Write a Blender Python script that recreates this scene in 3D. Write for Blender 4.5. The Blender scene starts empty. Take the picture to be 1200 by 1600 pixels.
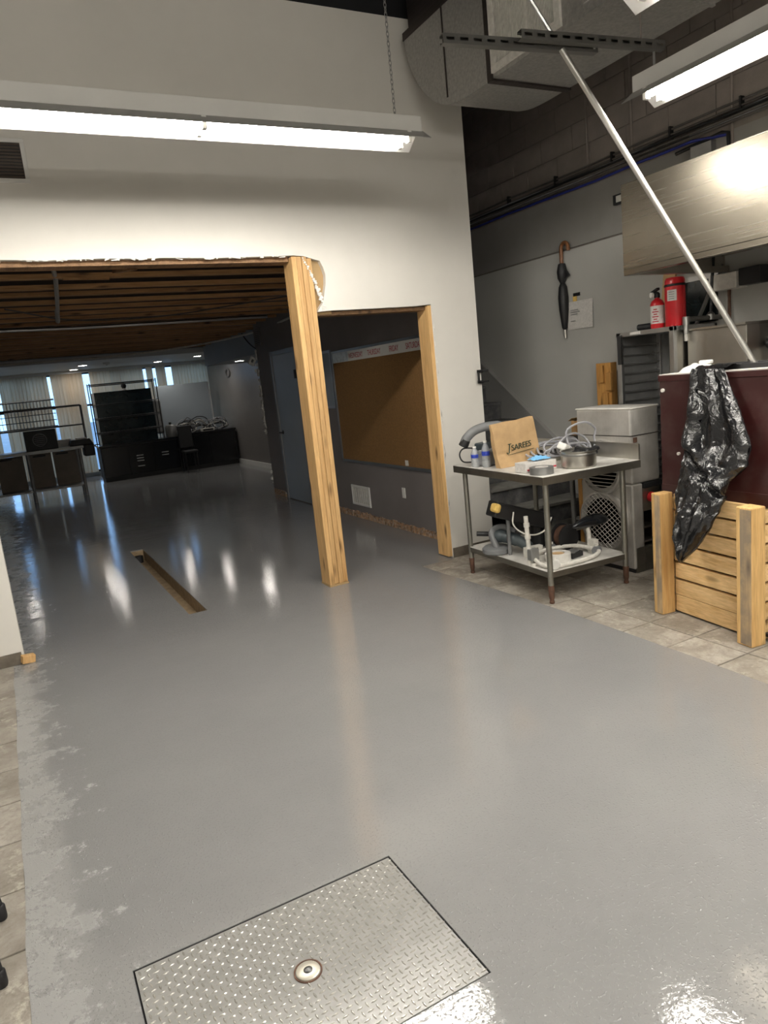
import bpy, bmesh, math, random
from mathutils import Vector, Matrix, noise
from math import sin, cos, pi, radians

SC = bpy.context.scene
COL = SC.collection
R = random.Random(7)

# ------------------------------------------------------------------ camera
cam_d = bpy.data.cameras.new('camera')
cam = bpy.data.objects.new('camera', cam_d)
COL.objects.link(cam)
cam_d.sensor_fit = 'VERTICAL'
cam_d.sensor_height = 36.0
cam_d.lens = 1110 / 1600 * 36.0
cam_d.clip_start = 0.05
PITCH, ROLL, YAW = 0.187458, 0.103174, 0.473532
F_ = Vector((sin(YAW) * cos(PITCH), cos(YAW) * cos(PITCH), -sin(PITCH)))
R_ = Vector((cos(YAW), -sin(YAW), 0))
D_ = F_.cross(R_)
R2, D2 = R_ * cos(ROLL) + D_ * sin(ROLL), -R_ * sin(ROLL) + D_ * cos(ROLL)
m3 = Matrix((R2, -D2, -F_)).transposed()
cam.matrix_world = Matrix.Translation((0, 0, 1.7)) @ m3.to_4x4()
SC.camera = cam

# ------------------------------------------------------------------ light / exposure
world = bpy.data.worlds.new('world')
SC.world = world
world.use_nodes = True
wn = world.node_tree.nodes
wn['Background'].inputs[0].default_value = (0.36, 0.62, 1.0, 1)
wn['Background'].inputs[1].default_value = 2.4
SC.view_settings.view_transform = 'Standard'
SC.view_settings.look = 'None'
SC.view_settings.gamma = 1.0
SC.view_settings.use_curve_mapping = False
SC.view_settings.exposure = 0.35
TUBE_POWER = 82.0
POT_POWER = 80.0
SC.cycles.use_denoising = True
SC.cycles.sample_clamp_indirect = 4.0
SC.cycles.max_bounces = 8

# ------------------------------------------------------------------ materials
class NT:
    def __init__(s, name):
        s.m = bpy.data.materials.new(name); s.m.use_nodes = True
        s.t = s.m.node_tree; s.b = s.t.nodes['Principled BSDF']
        s.out = s.t.nodes['Material Output']
    def n(s, typ, **kw):
        nd = s.t.nodes.new(typ)
        for k, v in kw.items():
            if hasattr(nd, k) and k not in nd.inputs: setattr(nd, k, v)
            else: nd.inputs[k].default_value = v
        return nd
    def l(s, a, b): s.t.links.new(a, b)
    def coords(s, scale=(1, 1, 1), rnd=True):
        tc = s.n('ShaderNodeTexCoord'); mp = s.n('ShaderNodeMapping')
        s.l(tc.outputs['Object'], mp.inputs['Vector'])
        mp.inputs['Scale'].default_value = scale
        if rnd:
            oi = s.n('ShaderNodeObjectInfo'); mu = s.n('ShaderNodeMath', operation='MULTIPLY'); mu.inputs[1].default_value = 37.0
            s.l(oi.outputs['Random'], mu.inputs[0])
            cx = s.n('ShaderNodeCombineXYZ')
            for i in range(3): s.l(mu.outputs[0], cx.inputs[i])
            s.l(cx.outputs[0], mp.inputs['Location'])
        return mp.outputs['Vector']
    def noise(s, vec, scale, detail=3, rough=0.6, dist=0.0):
        nz = s.n('ShaderNodeTexNoise'); nz.inputs['Scale'].default_value = scale
        nz.inputs['Detail'].default_value = detail; nz.inputs['Roughness'].default_value = rough
        nz.inputs['Distortion'].default_value = dist
        s.l(vec, nz.inputs['Vector']); return nz.outputs['Fac']
    def ramp(s, fac, stops):
        r = s.n('ShaderNodeValToRGB'); el = r.color_ramp.elements
        el[0].position, el[0].color = stops[0][0], (*stops[0][1], 1)
        el[1].position, el[1].color = stops[-1][0], (*stops[-1][1], 1)
        for p, c in stops[1:-1]:
            e = el.new(p); e.color = (*c, 1)
        s.l(fac, r.inputs['Fac']); return r.outputs['Color']
    def mix(s, fac, a, b, mode='MIX'):
        mx = s.n('ShaderNodeMix', data_type='RGBA', blend_type=mode)
        for sock, v in ((mx.inputs[0], fac), (mx.inputs[6], a), (mx.inputs[7], b)):
            if isinstance(v, (int, float)): sock.default_value = v
            elif isinstance(v, tuple): sock.default_value = (*v, 1)
            else: s.l(v, sock)
        return mx.outputs[2]
    def bump(s, h, strength=0.2, dist=0.01, prev=None):
        b = s.n('ShaderNodeBump'); b.inputs['Strength'].default_value = strength; b.inputs['Distance'].default_value = dist
        s.l(h, b.inputs['Height'])
        if prev is not None: s.l(prev, b.inputs['Normal'])
        s.l(b.outputs['Normal'], s.b.inputs['Normal']); return b.outputs['Normal']
    def set(s, color=None, rough=None, metal=None, spec=None):
        for k, v in (('Base Color', color), ('Roughness', rough), ('Metallic', metal), ('Specular IOR Level', spec)):
            if v is None: continue
            if isinstance(v, tuple): s.b.inputs[k].default_value = (*v, 1)
            elif isinstance(v, (int, float)): s.b.inputs[k].default_value = v
            else: s.l(v, s.b.inputs[k])

def simple(name, c, rough=0.5, metal=0.0, var=0.25, scale=6.0, bump=0.0, spec=None, dust=0.0):
    t = NT(name); v = t.coords()
    f = t.noise(v, scale, 4)
    lo = tuple(x * (1 - var) for x in c); hi = tuple(min(1, x * (1 + var)) for x in c)
    colr = t.ramp(f, [(0.3, lo), (0.7, hi)])
    if dust:
        f2 = t.noise(v, scale * 2.3, 5)
        colr = t.mix(t.ramp(f2, [(0.45, (0, 0, 0)), (0.75, (dust,) * 3)]), colr, (0.5, 0.48, 0.44))
    t.set(colr, rough, metal, spec)
    if bump: t.bump(t.noise(v, scale * 12, 3), bump, 0.004)
    return t.m

def wood(name, axis, light, dark, rough=0.6, knots=True, weather=0.0):
    t = NT(name)
    sc = [15.0, 15.0, 15.0]; sc[axis] = 0.9
    v = t.coords(tuple(sc))
    g = t.noise(v, 1.6, 5, 0.62, 0.7)
    g2 = t.noise(v, 7.0, 3, 0.6, 0.2)
    col = t.ramp(g, [(0.28, dark), (0.46, tuple((a * 0.35 + b * 0.65) for a, b in zip(dark, light))), (0.66, light)])
    col = t.mix(t.ramp(g2, [(0.35, (0.35,) * 3), (0.6, (0, 0, 0))]), col, tuple(x * 0.6 for x in dark))
    if knots:
        sk = [9.0, 9.0, 9.0]; sk[axis] = 2.6
        vk = t.coords(tuple(sk))
        vo = t.n('ShaderNodeTexVoronoi'); vo.inputs['Scale'].default_value = 1.0
        t.l(vk, vo.inputs['Vector'])
        k = t.ramp(vo.outputs['Distance'], [(0.06, (1, 1, 1)), (0.22, (0, 0, 0))])
        col = t.mix(k, col, tuple(x * 0.35 for x in dark))
    if weather:
        w = t.noise(t.coords((5, 5, 5)), 1.2, 5)
        col = t.mix(t.ramp(w, [(0.42, (0, 0, 0)), (0.6, (weather,) * 3)]), col, (0.22, 0.18, 0.14))
    oi = t.n('ShaderNodeObjectInfo')
    col = t.mix(1.0, col, t.ramp(oi.outputs['Random'], [(0.0, (0.74, 0.72, 0.70)), (1.0, (1.06, 1.06, 1.06))]), 'MULTIPLY')
    t.set(col, rough); t.bump(g2, 0.15, 0.004)
    return t.m

def steel(name, c=(0.5, 0.49, 0.46), rough=0.32, axis=0, dust=0.0, metal=1.0):
    t = NT(name); sc = [60.0, 60.0, 60.0]; sc[axis] = 1.2
    f = t.noise(t.coords(tuple(sc)), 1.0, 3)
    v = t.coords((1, 1, 1)); f2 = t.noise(v, 3.0, 4)
    col = t.ramp(f2, [(0.3, tuple(x * 0.78 for x in c)), (0.7, c)])
    if dust:
        f3 = t.noise(v, 5.0, 6, 0.7)
        d = t.ramp(f3, [(0.32, (dust * 0.35,) * 3), (0.58, (dust,) * 3)])
        col = t.mix(d, col, (0.74, 0.72, 0.68))
        inv = t.n('ShaderNodeMath', operation='SUBTRACT'); inv.inputs[0].default_value = metal
        t.l(d, inv.inputs[1]); t.l(inv.outputs[0], t.b.inputs['Metallic'])
        t.set(col, None)
    else: t.set(col, None, metal)
    mr = t.n('ShaderNodeMapRange'); mr.inputs['To Min'].default_value = rough * 0.7; mr.inputs['To Max'].default_value = min(1, rough * 1.45 + dust * 0.3)
    t.l(f, mr.inputs['Value']); t.l(mr.outputs[0], t.b.inputs['Roughness'])
    t.bump(f, 0.05, 0.002)
    return t.m

def emit(name, c, s):
    t = NT(name); t.set((0.8, 0.8, 0.8), 0.4)
    t.b.inputs['Emission Color'].default_value = (*c, 1); t.b.inputs['Emission Strength'].default_value = s
    return t.m

def paint_floor():
    t = NT('wet grey floor paint'); v = t.coords((1, 1, 1), False)
    big = t.noise(v, 0.9, 4); fine = t.noise(v, 85.0, 3, 0.55); mid = t.noise(v, 34.0, 4, 0.65); wave = t.noise(t.coords((1.0, 2.2, 1), False), 5.0, 4, 0.6)
    col = t.ramp(big, [(0.3, (0.236, 0.234, 0.233)), (0.7, (0.264, 0.261, 0.258))])
    # flat, already dried patches along the roller lap near the edge strip: a lighter sheen of the paint itself
    tc = t.n('ShaderNodeTexCoord'); sp = t.n('ShaderNodeSeparateXYZ'); t.l(tc.outputs['Object'], sp.inputs[0])
    mr = t.n('ShaderNodeMapRange'); mr.inputs['From Min'].default_value = 0.25; mr.inputs['From Max'].default_value = -0.2; mr.inputs['To Min'].default_value = 0; mr.inputs['To Max'].default_value = 0.30
    t.l(sp.outputs['X'], mr.inputs['Value'])
    ad = t.n('ShaderNodeMath', operation='ADD'); t.l(mr.outputs[0], ad.inputs[0]); t.l(t.noise(v, 6.5, 6, 0.75), ad.inputs[1])
    patch = t.ramp(ad.outputs[0], [(0.70, (0, 0, 0)), (0.76, (1, 1, 1))])
    col = t.mix(t.mix(0.40, (0, 0, 0), patch), col, (0.39, 0.388, 0.38))
    rr = t.ramp(big, [(0.3, (0.045,) * 3), (0.75, (0.085,) * 3)])
    rg = t.mix(t.mix(0.6, (0, 0, 0), patch), rr, (0.42, 0.42, 0.42))
    t.set(col, rg, 0.0, 0.5)
    t.b.inputs['IOR'].default_value = 1.68
    n1 = t.bump(wave, 0.06, 0.02)
    n2 = t.bump(mid, 0.17, 0.003, n1)
    n3 = t.bump(fine, 0.14, 0.0006, n2)
    t.bump(t.ramp(t.noise(v, 105.0, 2, 0.5), [(0.575, (0, 0, 0)), (0.68, (1, 1, 1))]), 0.9, 0.0013, n3)
    return t.m

def tile_mat():
    t = NT('dusty stone tile'); v = t.coords((1, 1, 1))
    a = t.noise(v, 5.0, 7, 0.7, 0.4); b = t.noise(v, 40.0, 4, 0.7); c = t.noise(v, 9.0, 6, 0.75)
    col = t.ramp(a, [(0.3, (0.17, 0.147, 0.122)), (0.5, (0.285, 0.255, 0.215)), (0.72, (0.46, 0.425, 0.375))])
    col = t.mix(t.ramp(b, [(0.5, (0, 0, 0)), (0.72, (0.45,) * 3)]), col, (0.13, 0.11, 0.09))
    col = t.mix(t.ramp(c, [(0.56, (0, 0, 0)), (0.68, (0.7,) * 3)]), col, (0.58, 0.54, 0.46))
    t.set(col, 0.55); t.bump(b, 0.15, 0.004)
    return t.m

def blind_mat():
    t = NT('beige blind fabric'); v = t.coords((60, 60, 2))
    f = t.noise(v, 1.0, 2)
    col = t.ramp(f, [(0.3, (0.60, 0.44, 0.27)), (0.7, (0.72, 0.54, 0.35))])
    d = t.n('ShaderNodeBsdfDiffuse'); tr = t.n('ShaderNodeBsdfTranslucent'); mx = t.n('ShaderNodeMixShader')
    mx.inputs[0].default_value = 0.48
    t.l(col, d.inputs[0]); t.l(col, tr.inputs[0]); t.l(d.outputs[0], mx.inputs[1]); t.l(tr.outputs[0], mx.inputs[2]); t.l(mx.outputs[0], t.out.inputs[0])
    return t.m

def glass_mat(name, c=(0.9, 0.95, 1.0), rough=0.02):
    t = NT(name); f = t.noise(t.coords(), 3.0, 2)
    col = t.ramp(f, [(0.3, tuple(x * 0.97 for x in c)), (0.7, c)])
    tr = t.n('ShaderNodeBsdfTransparent'); gl = t.n('ShaderNodeBsdfGlossy'); gl.inputs['Roughness'].default_value = rough
    fr = t.n('ShaderNodeFresnel'); fr.inputs['IOR'].default_value = 1.45
    mx = t.n('ShaderNodeMixShader'); t.l(col, tr.inputs[0]); t.l(fr.outputs[0], mx.inputs[0]); t.l(tr.outputs[0], mx.inputs[1]); t.l(gl.outputs[0], mx.inputs[2]); t.l(mx.outputs[0], t.out.inputs[0])
    return t.m

def clear_mat():
    t = NT('cloudy clear bottle plastic'); f = t.noise(t.coords(), 30.0, 3)
    col = t.ramp(f, [(0.3, (0.55, 0.58, 0.60)), (0.7, (0.75, 0.78, 0.80))])
    d = t.n('ShaderNodeBsdfDiffuse'); tr = t.n('ShaderNodeBsdfTransparent'); gl = t.n('ShaderNodeBsdfGlossy'); gl.inputs['Roughness'].default_value = 0.1
    a = t.n('ShaderNodeMixShader'); a.inputs[0].default_value = 0.55; b = t.n('ShaderNodeMixShader'); b.inputs[0].default_value = 0.12
    t.l(col, d.inputs[0]); t.l(d.outputs[0], a.inputs[1]); t.l(tr.outputs[0], a.inputs[2]); t.l(a.outputs[0], b.inputs[1]); t.l(gl.outputs[0], b.inputs[2]); t.l(b.outputs[0], t.out.inputs[0])
    return t.m


M = dict(
    wall=simple('white wall paint', (0.70, 0.675, 0.625), 0.75, 0, 0.035, 2.0, 0.05),
    mauve=simple('taupe wall paint', (0.185, 0.165, 0.16), 0.7, 0, 0.07, 2.0, 0.05),
    darkblock=simple('brown block paint', (0.215, 0.185, 0.165), 0.8, 0, 0.12, 5.0, 0.35),
    mortar=simple('dark mortar joint', (0.170, 0.148, 0.132), 0.9, 0, 0.1, 8.0),
    drywall=simple('grey drywall', (0.25, 0.24, 0.225), 0.8, 0, 0.06, 3.0),
    panel=simple('pale wall panel', (0.42, 0.415, 0.39), 0.7, 0, 0.04, 2.0),
    paper=simple('brown drywall paper', (0.40, 0.27, 0.13), 0.85, 0, 0.08, 6.0),
    gypsum=simple('torn gypsum', (0.72, 0.70, 0.66), 0.9, 0, 0.2, 30.0, 0.4),
    floor=paint_floor(), tile=tile_mat(),
    grout=simple('grout slab', (0.19, 0.17, 0.148), 0.9, 0, 0.2, 10.0),
    basetile=simple('brown base tile', (0.13, 0.11, 0.085), 0.6, 0, 0.35, 12.0),
    trench=simple('tan trench soil', (0.30, 0.22, 0.13), 0.85, 0, 0.3, 14.0, 0.4),
    black=simple('matte black', (0.008, 0.008, 0.009), 0.55, 0, 0.3, 6.0),
    blackgloss=simple('gloss black', (0.008, 0.009, 0.011), 0.18, 0, 0.2, 6.0),
    darkglass=simple('dark cabinet glass', (0.010, 0.016, 0.018), 0.12, 0, 0.3, 4.0),
    deck=simple('black roof deck', (0.012, 0.012, 0.014), 0.8, 0, 0.2, 4.0),
    post=wood('pale pine', 2, (0.78, 0.51, 0.23), (0.54, 0.29, 0.10), knots=True),
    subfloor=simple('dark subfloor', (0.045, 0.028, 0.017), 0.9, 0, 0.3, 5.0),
    plyx=wood('old joist wood', 0, (0.50, 0.285, 0.125), (0.26, 0.13, 0.055), 0.7),
    joisty=wood('old blocking wood', 1, (0.30, 0.17, 0.08), (0.14, 0.07, 0.03), 0.7),
    crate=wood('crate pine', 1, (0.86, 0.61, 0.31), (0.60, 0.35, 0.125), knots=True),
    cratepost=wood('crate post pine', 2, (0.78, 0.52, 0.22), (0.52, 0.28, 0.09), knots=True),
    weather=wood('weathered pine', 2, (0.60, 0.43, 0.23), (0.30, 0.21, 0.14), weather=0.75),
    lumber=wood('orange lumber', 2, (0.60, 0.32, 0.085), (0.40, 0.18, 0.04), knots=True),
    cork=simple('cork board', (0.225, 0.118, 0.038), 0.85, 0, 0.18, 60.0, 0.3),
    alu=steel('aluminium trim', (0.55, 0.55, 0.55), 0.35, 1),
    door=simple('grey blue door paint', (0.27, 0.29, 0.31), 0.35, 0, 0.05, 2.0),
    white=simple('white enamel', (0.72, 0.71, 0.68), 0.4, 0, 0.04, 4.0),
    reflectorshade=simple('shade-greyed white reflector', (0.40, 0.39, 0.37), 0.5, 0, 0.04, 4.0),  # white reflector wings coloured grey to imitate their shaded outer side
    whiteplastic=simple('white plastic', (0.75, 0.74, 0.70), 0.45, 0, 0.05, 8.0),
    whitedirty=simple('scuffed white metal', (0.62, 0.60, 0.55), 0.45, 0, 0.15, 25.0, 0.1),
    greymetal=simple('grey metal', (0.26, 0.26, 0.255), 0.45, 0.6, 0.15, 6.0),
    galv=simple('galvanised duct', (0.40, 0.39, 0.37), 0.48, 0.65, 0.16, 45.0, 0.05),
    darksteel=steel('dark steel flange', (0.10, 0.085, 0.08), 0.5, 1),
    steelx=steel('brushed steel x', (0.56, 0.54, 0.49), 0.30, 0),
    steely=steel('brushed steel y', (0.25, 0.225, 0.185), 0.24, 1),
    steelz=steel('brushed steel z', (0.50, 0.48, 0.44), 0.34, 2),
    steeldust=steel('dusty steel top', (0.52, 0.50, 0.46), 0.4, 0, dust=0.95),
    steelold=steel('tarnished steel', (0.22, 0.205, 0.17), 0.36, 1, dust=0.10),
    leg=steel('tarnished leg steel', (0.26, 0.25, 0.21), 0.38, 2, dust=0.14),
    rust=simple('rusty foot', (0.11, 0.055, 0.035), 0.7, 0.3, 0.4, 25.0, 0.2),
    pole=steel('pale conduit', (0.72, 0.71, 0.67), 0.4, 2),
    strut=steel('zinc strut', (0.30, 0.295, 0.28), 0.42, 0),
    maroon=simple('maroon enamel', (0.030, 0.0065, 0.006), 0.36, 0, 0.12, 3.0, 0.03, dust=0.05),
    red=simple('red enamel', (0.50, 0.012, 0.018), 0.28, 0, 0.08, 4.0),
    label=simple('printed label', (0.62, 0.60, 0.57), 0.5, 0, 0.12, 60.0),
    redink=simple('red ink', (0.40, 0.03, 0.05), 0.6, 0, 0.1, 20.0),
    greenink=simple('dark green ink', (0.03, 0.045, 0.025), 0.7, 0, 0.2, 30.0),
    kraft=simple('kraft paper', (0.50, 0.33, 0.165), 0.8, 0, 0.10, 12.0, 0.25),
    cardboard=simple('cardboard', (0.34, 0.20, 0.085), 0.85, 0, 0.1, 8.0),
    beigeboard=simple('beige board', (0.21, 0.175, 0.14), 0.7, 0, 0.15, 4.0),
    paintedglare=simple('painted window glare', (0.70, 0.76, 0.82), 0.12, 0, 0.2, 20.0),  # pale bluish colour imitates window glare
    yellow=simple('yellow foam', (0.70, 0.47, 0.13), 0.7, 0, 0.2, 30.0),
    grey=simple('grey plastic', (0.16, 0.165, 0.17), 0.5, 0, 0.15, 10.0),
    bluegrey=simple('teal grey tool casing', (0.045, 0.058, 0.064), 0.45, 0, 0.2, 12.0),
    cable=simple('grey cable', (0.30, 0.30, 0.32), 0.5, 0, 0.1, 10.0),
    blue=simple('blue cable', (0.02, 0.03, 0.22), 0.5, 0, 0.1, 10.0),
    bluelabel=simple('blue bottle label', (0.03, 0.06, 0.42), 0.4, 0, 0.3, 30.0),
    bluetip=simple('pale blue tissue', (0.18, 0.45, 0.75), 0.6, 0, 0.1, 20.0),
    duskwire=simple('dark wire', (0.085, 0.078, 0.070), 0.6, 0, 0.2, 10.0),
    bagplastic=None, handle=wood('cane handle', 2, (0.30, 0.13, 0.05), (0.18, 0.07, 0.025), 0.4, False),
    stair=simple('dark stair paint', (0.075, 0.075, 0.078), 0.6, 0, 0.3, 5.0, dust=0.2),
    stairdust=simple('dusty tread', (0.17, 0.165, 0.15), 0.75, 0, 0.25, 6.0),
    skirt=simple('pale skirt board', (0.30, 0.295, 0.28), 0.6, 0, 0.06, 3.0),
    tornbase=simple('torn base paper', (0.33, 0.19, 0.10), 0.9, 0, 0.75, 16.0, 0.5, dust=0.9),
    blind=blind_mat(), pane=glass_mat('window glass'), plasticclear=clear_mat(),
    asphalt=simple('pavement', (0.25, 0.25, 0.25), 0.9, 0, 0.2, 1.0),
    bluewall=simple('blue grey wall', (0.30, 0.33, 0.36), 0.6, 0, 0.05, 2.0),
    taupepanel=simple('satin taupe panel', (0.20, 0.185, 0.175), 0.35, 0, 0.08, 2.0),
    soffit=simple('pale ceiling paint', (0.60, 0.62, 0.63), 0.6, 0, 0.03, 2.0),
    board=simple('pale blue board', (0.27, 0.305, 0.335), 0.5, 0, 0.03, 2.0),
    tube=emit('fluorescent tube', (1.0, 0.955, 0.87), TUBE_POWER),
    pot=emit('downlight lens', (1.0, 0.945, 0.86), POT_POWER),
    dusttop=simple('white dust top', (0.62, 0.60, 0.56), 0.8, 0, 0.12, 9.0),
    fanbody=steel('scuffed aluminium case', (0.52, 0.50, 0.47), 0.42, 2, dust=0.42),
    hatch=simple('painted tread plate', (0.275, 0.270, 0.258), 0.16, 0.0, 0.10, 18.0, 0.10),
    lug=simple('worn lug with painted glints', (0.50, 0.48, 0.44), 0.22, 0.55, 0.25, 40.0),  # wear plus wet highlights, both put into the lug colour
    louverbrown=simple('brown louver', (0.075, 0.055, 0.042), 0.6, 0.2, 0.15, 10.0),
    brass=steel('worn brass ring', (0.78, 0.73, 0.62), 0.35, 0, metal=0.5),
    bolt=steel('dark bolt', (0.18, 0.18, 0.18), 0.35, 0),
)
def bag_mat():
    t = NT('black bin bag film'); v = t.coords()
    f = t.noise(v, 8.0, 4, 0.55, 1.6); g = t.noise(v, 60.0, 3, 0.6, 0.8)
    t.set(t.ramp(f, [(0.3, (0.006, 0.006, 0.007)), (0.75, (0.014, 0.0145, 0.0155))]), 0.17, 0, 0.6)
    n = t.bump(f, 0.45, 0.03); t.bump(g, 0.12, 0.006, n)
    return t.m
M['bagplastic'] = bag_mat()

# ------------------------------------------------------------------ mesh builder
class MB:
    def __init__(s): s.bm = bmesh.new()
    def box(s, a, b):
        x0, y0, z0 = a; x1, y1, z1 = b
        vs = [s.bm.verts.new((x, y, z)) for z in (z0, z1) for x, y in ((x0, y0), (x1, y0), (x1, y1), (x0, y1))]
        for f in ((3, 2, 1, 0), (4, 5, 6, 7), (0, 1, 5, 4), (1, 2, 6, 5), (2, 3, 7, 6), (3, 0, 4, 7)):
            s.bm.faces.new([vs[i] for i in f])
        return s
    def obox(s, c, size, rot=(0, 0, 0)):
        from mathutils import Euler
        mt = Matrix.Translation(c) @ Euler(rot).to_matrix().to_4x4()
        n0 = len(s.bm.verts); h = [x / 2 for x in size]
        s.box((-h[0], -h[1], -h[2]), (h[0], h[1], h[2]))
        s.bm.verts.ensure_lookup_table()
        for v in list(s.bm.verts)[n0:]: v.co = mt @ v.co
        return s
    def ring(s, c, u, v, r, seg):
        return [s.bm.verts.new(c + (u * cos(2 * pi * i / seg) + v * sin(2 * pi * i / seg)) * r) for i in range(seg)]
    def skin(s, rings, cap=True, close=False):
        n = len(rings[0])
        prs = list(zip(rings, rings[1:])) + ([(rings[-1], rings[0])] if close else [])
        for a, b in prs:
            for i in range(n):
                s.bm.faces.new((a[i], a[(i + 1) % n], b[(i + 1) % n], b[i]))
        if cap and not close:
            s.bm.faces.new(list(reversed(rings[0]))); s.bm.faces.new(rings[-1])
    def tube(s, pts, r, seg=8, close=False):
        pts = [Vector(p) for p in pts]; n = len(pts); rs = r if isinstance(r, (list, tuple)) else [r] * n
        rings = []; u = None
        for i, p in enumerate(pts):
            if close: d = pts[(i + 1) % n] - pts[i - 1]
            else: d = pts[min(i + 1, n - 1)] - pts[max(i - 1, 0)]
            d.normalize()
            if u is None:
                u = Vector((0, 0, 1)) if abs(d.z) < 0.9 else Vector((1, 0, 0))
            u = (u - d * u.dot(d)).normalized(); v = d.cross(u)
            rings.append(s.ring(p, u, v, rs[i], seg))
        s.skin(rings, True, close); return s
    def cyl(s, a, b, r, seg=16, r2=None): return s.tube([a, b], [r, r if r2 is None else r2], seg)
    def lathe(s, c, prof, seg=24, axis='z'):
        c = Vector(c)
        A = {'z': (Vector((1, 0, 0)), Vector((0, 1, 0)), Vector((0, 0, 1))), 'x': (Vector((0, 1, 0)), Vector((0, 0, 1)), Vector((1, 0, 0))), 'y': (Vector((0, 0, 1)), Vector((1, 0, 0)), Vector((0, 1, 0)))}[axis]
        s.skin([s.ring(c + A[2] * h, A[0], A[1], max(r, 1e-4), seg) for r, h in prof]); return s
    def prism(s, poly, axis, a, b):
        def P(p, t):
            return {'x': (t, p[0], p[1]), 'y': (p[0], t, p[1]), 'z': (p[0], p[1], t)}[axis]
        A = [s.bm.verts.new(P(p, a)) for p in poly]; B = [s.bm.verts.new(P(p, b)) for p in poly]
        n = len(poly); s.bm.faces.new(A); s.bm.faces.new(list(reversed(B)))
        for i in range(n): s.bm.faces.new((A[i], B[i], B[(i + 1) % n], A[(i + 1) % n]))
        return s
    def grid(s, f, nu, nv):
        g = [[s.bm.verts.new(f(i / nu, j / nv)) for j in range(nv + 1)] for i in range(nu + 1)]
        for i in range(nu):
            for j in range(nv): s.bm.faces.new((g[i][j], g[i + 1][j], g[i + 1][j + 1], g[i][j + 1]))
        return s
    def build(s, name, mat, parent=None, smooth=False, bevel=0.0, seg=2, offset=None):
        off = Vector(offset) if offset is not None else (ROOT_LOC.get(parent.name, Vector((0, 0, 0))) if parent else Vector((0, 0, 0)))
        bmesh.ops.recalc_face_normals(s.bm, faces=s.bm.faces)
        if off.length > 0: bmesh.ops.translate(s.bm, verts=s.bm.verts, vec=-off)
        me = bpy.data.meshes.new(name); s.bm.to_mesh(me); s.bm.free()
        if isinstance(mat, str): mat = M[mat]
        me.materials.append(mat)
        if smooth:
            me.polygons.foreach_set('use_smooth', [True] * len(me.polygons))
            try: me.set_sharp_from_angle(angle=radians(40))
            except Exception: pass
        o = bpy.data.objects.new(name, me); COL.objects.link(o)
        if parent: o.parent = parent
        elif off.length > 0: o.location = off
        ROOT_LOC[o.name] = off
        if bevel:
            bv = o.modifiers.new('bevel', 'BEVEL'); bv.width = bevel; bv.segments = seg; bv.limit_method = 'ANGLE'
        return o
ROOT_LOC = {}
def tag(o, label=None, cat=None, group=None, kind=None):
    for k, v in (('label', label), ('category', cat), ('group', group), ('kind', kind)):
        if v: o[k] = v
    return o
def thing(name, label, cat, loc, group=None):
    o = bpy.data.objects.new(name, None); COL.objects.link(o); o.location = loc; o.empty_display_size = 0.1
    ROOT_LOC[o.name] = Vector(loc)
    return tag(o, label, cat, group)
def struct(mb, name, mat, **k): return tag(mb.build(name, mat, **k), kind='structure')
def place(o, name, parent, loc):
    c = o.copy(); c.name = name; COL.objects.link(c); c.parent = parent; c.location = loc; return c
def text(name, s, size, mat, parent, loc, rot, extrude=0.0008, spacing=1.0, sx=1.0):
    cu = bpy.data.curves.new('t', 'FONT'); cu.body = s; cu.size = size; cu.extrude = extrude; cu.align_x = 'CENTER'; cu.align_y = 'CENTER'; cu.space_character = spacing
    tmp = bpy.data.objects.new('t', cu); COL.objects.link(tmp)
    bpy.context.view_layer.update()
    me = bpy.data.meshes.new_from_object(tmp.evaluated_get(bpy.context.evaluated_depsgraph_get()))
    bpy.data.objects.remove(tmp)
    me.materials.clear(); me.materials.append(M[mat])
    o = bpy.data.objects.new(name, me); COL.objects.link(o); o.parent = parent
    o.location = Vector(loc) - ROOT_LOC.get(parent.name, Vector((0, 0, 0))); o.rotation_euler = rot; o.scale = (sx, 1, 1)
    return o
def catmull(pts, n=8):
    pts = [Vector(p) for p in pts]; out = []
    P = [pts[0] * 2 - pts[1]] + pts + [pts[-1] * 2 - pts[-2]]
    for i in range(1, len(P) - 2):
        for k in range(n):
            t = k / n; a, b, c, d = P[i - 1], P[i], P[i + 1], P[i + 2]
            out.append(0.5 * ((2 * b) + (c - a) * t + (2 * a - 5 * b + 4 * c - d) * t * t + (3 * b - a - 3 * c + d) * t ** 3))
    out.append(pts[-1]); return out

# ================================================================== STRUCTURE
TX0, TX1, TY0, TY1 = 1.035, 1.182, 5.60, 8.61        # trench
HX0, HX1, HY0, HY1 = 0.052, 0.950, 1.480, 2.098      # hatch opening
YW, YB = 5.396, 5.580                                # partition wall front / back
def cells(mb, xs, ys, z, skip):
    vs = {}
    def V(x, y):
        k = (round(x, 4), round(y, 4))
        if k not in vs: vs[k] = mb.bm.verts.new((x, y, z))
        return vs[k]
    for i in range(len(xs) - 1):
        for j in range(len(ys) - 1):
            cx, cy = (xs[i] + xs[i + 1]) / 2, (ys[j] + ys[j + 1]) / 2
            if skip(cx, cy): continue
            mb.bm.faces.new((V(xs[i], ys[j]), V(xs[i + 1], ys[j]), V(xs[i + 1], ys[j + 1]), V(xs[i], ys[j + 1])))
inhole = lambda x, y: (TX0 < x < TX1 and TY0 < y < TY1) or (HX0 < x < HX1 and HY0 < y < HY1)
fl = MB()
cells(fl, [-4, HX0, HX1, TX0, TX1, 5.0], [-4, HY0, HY1, TY0, TY1, 19.1], -0.011, inhole)
floor = struct(fl, 'floor', 'grout')
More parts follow.
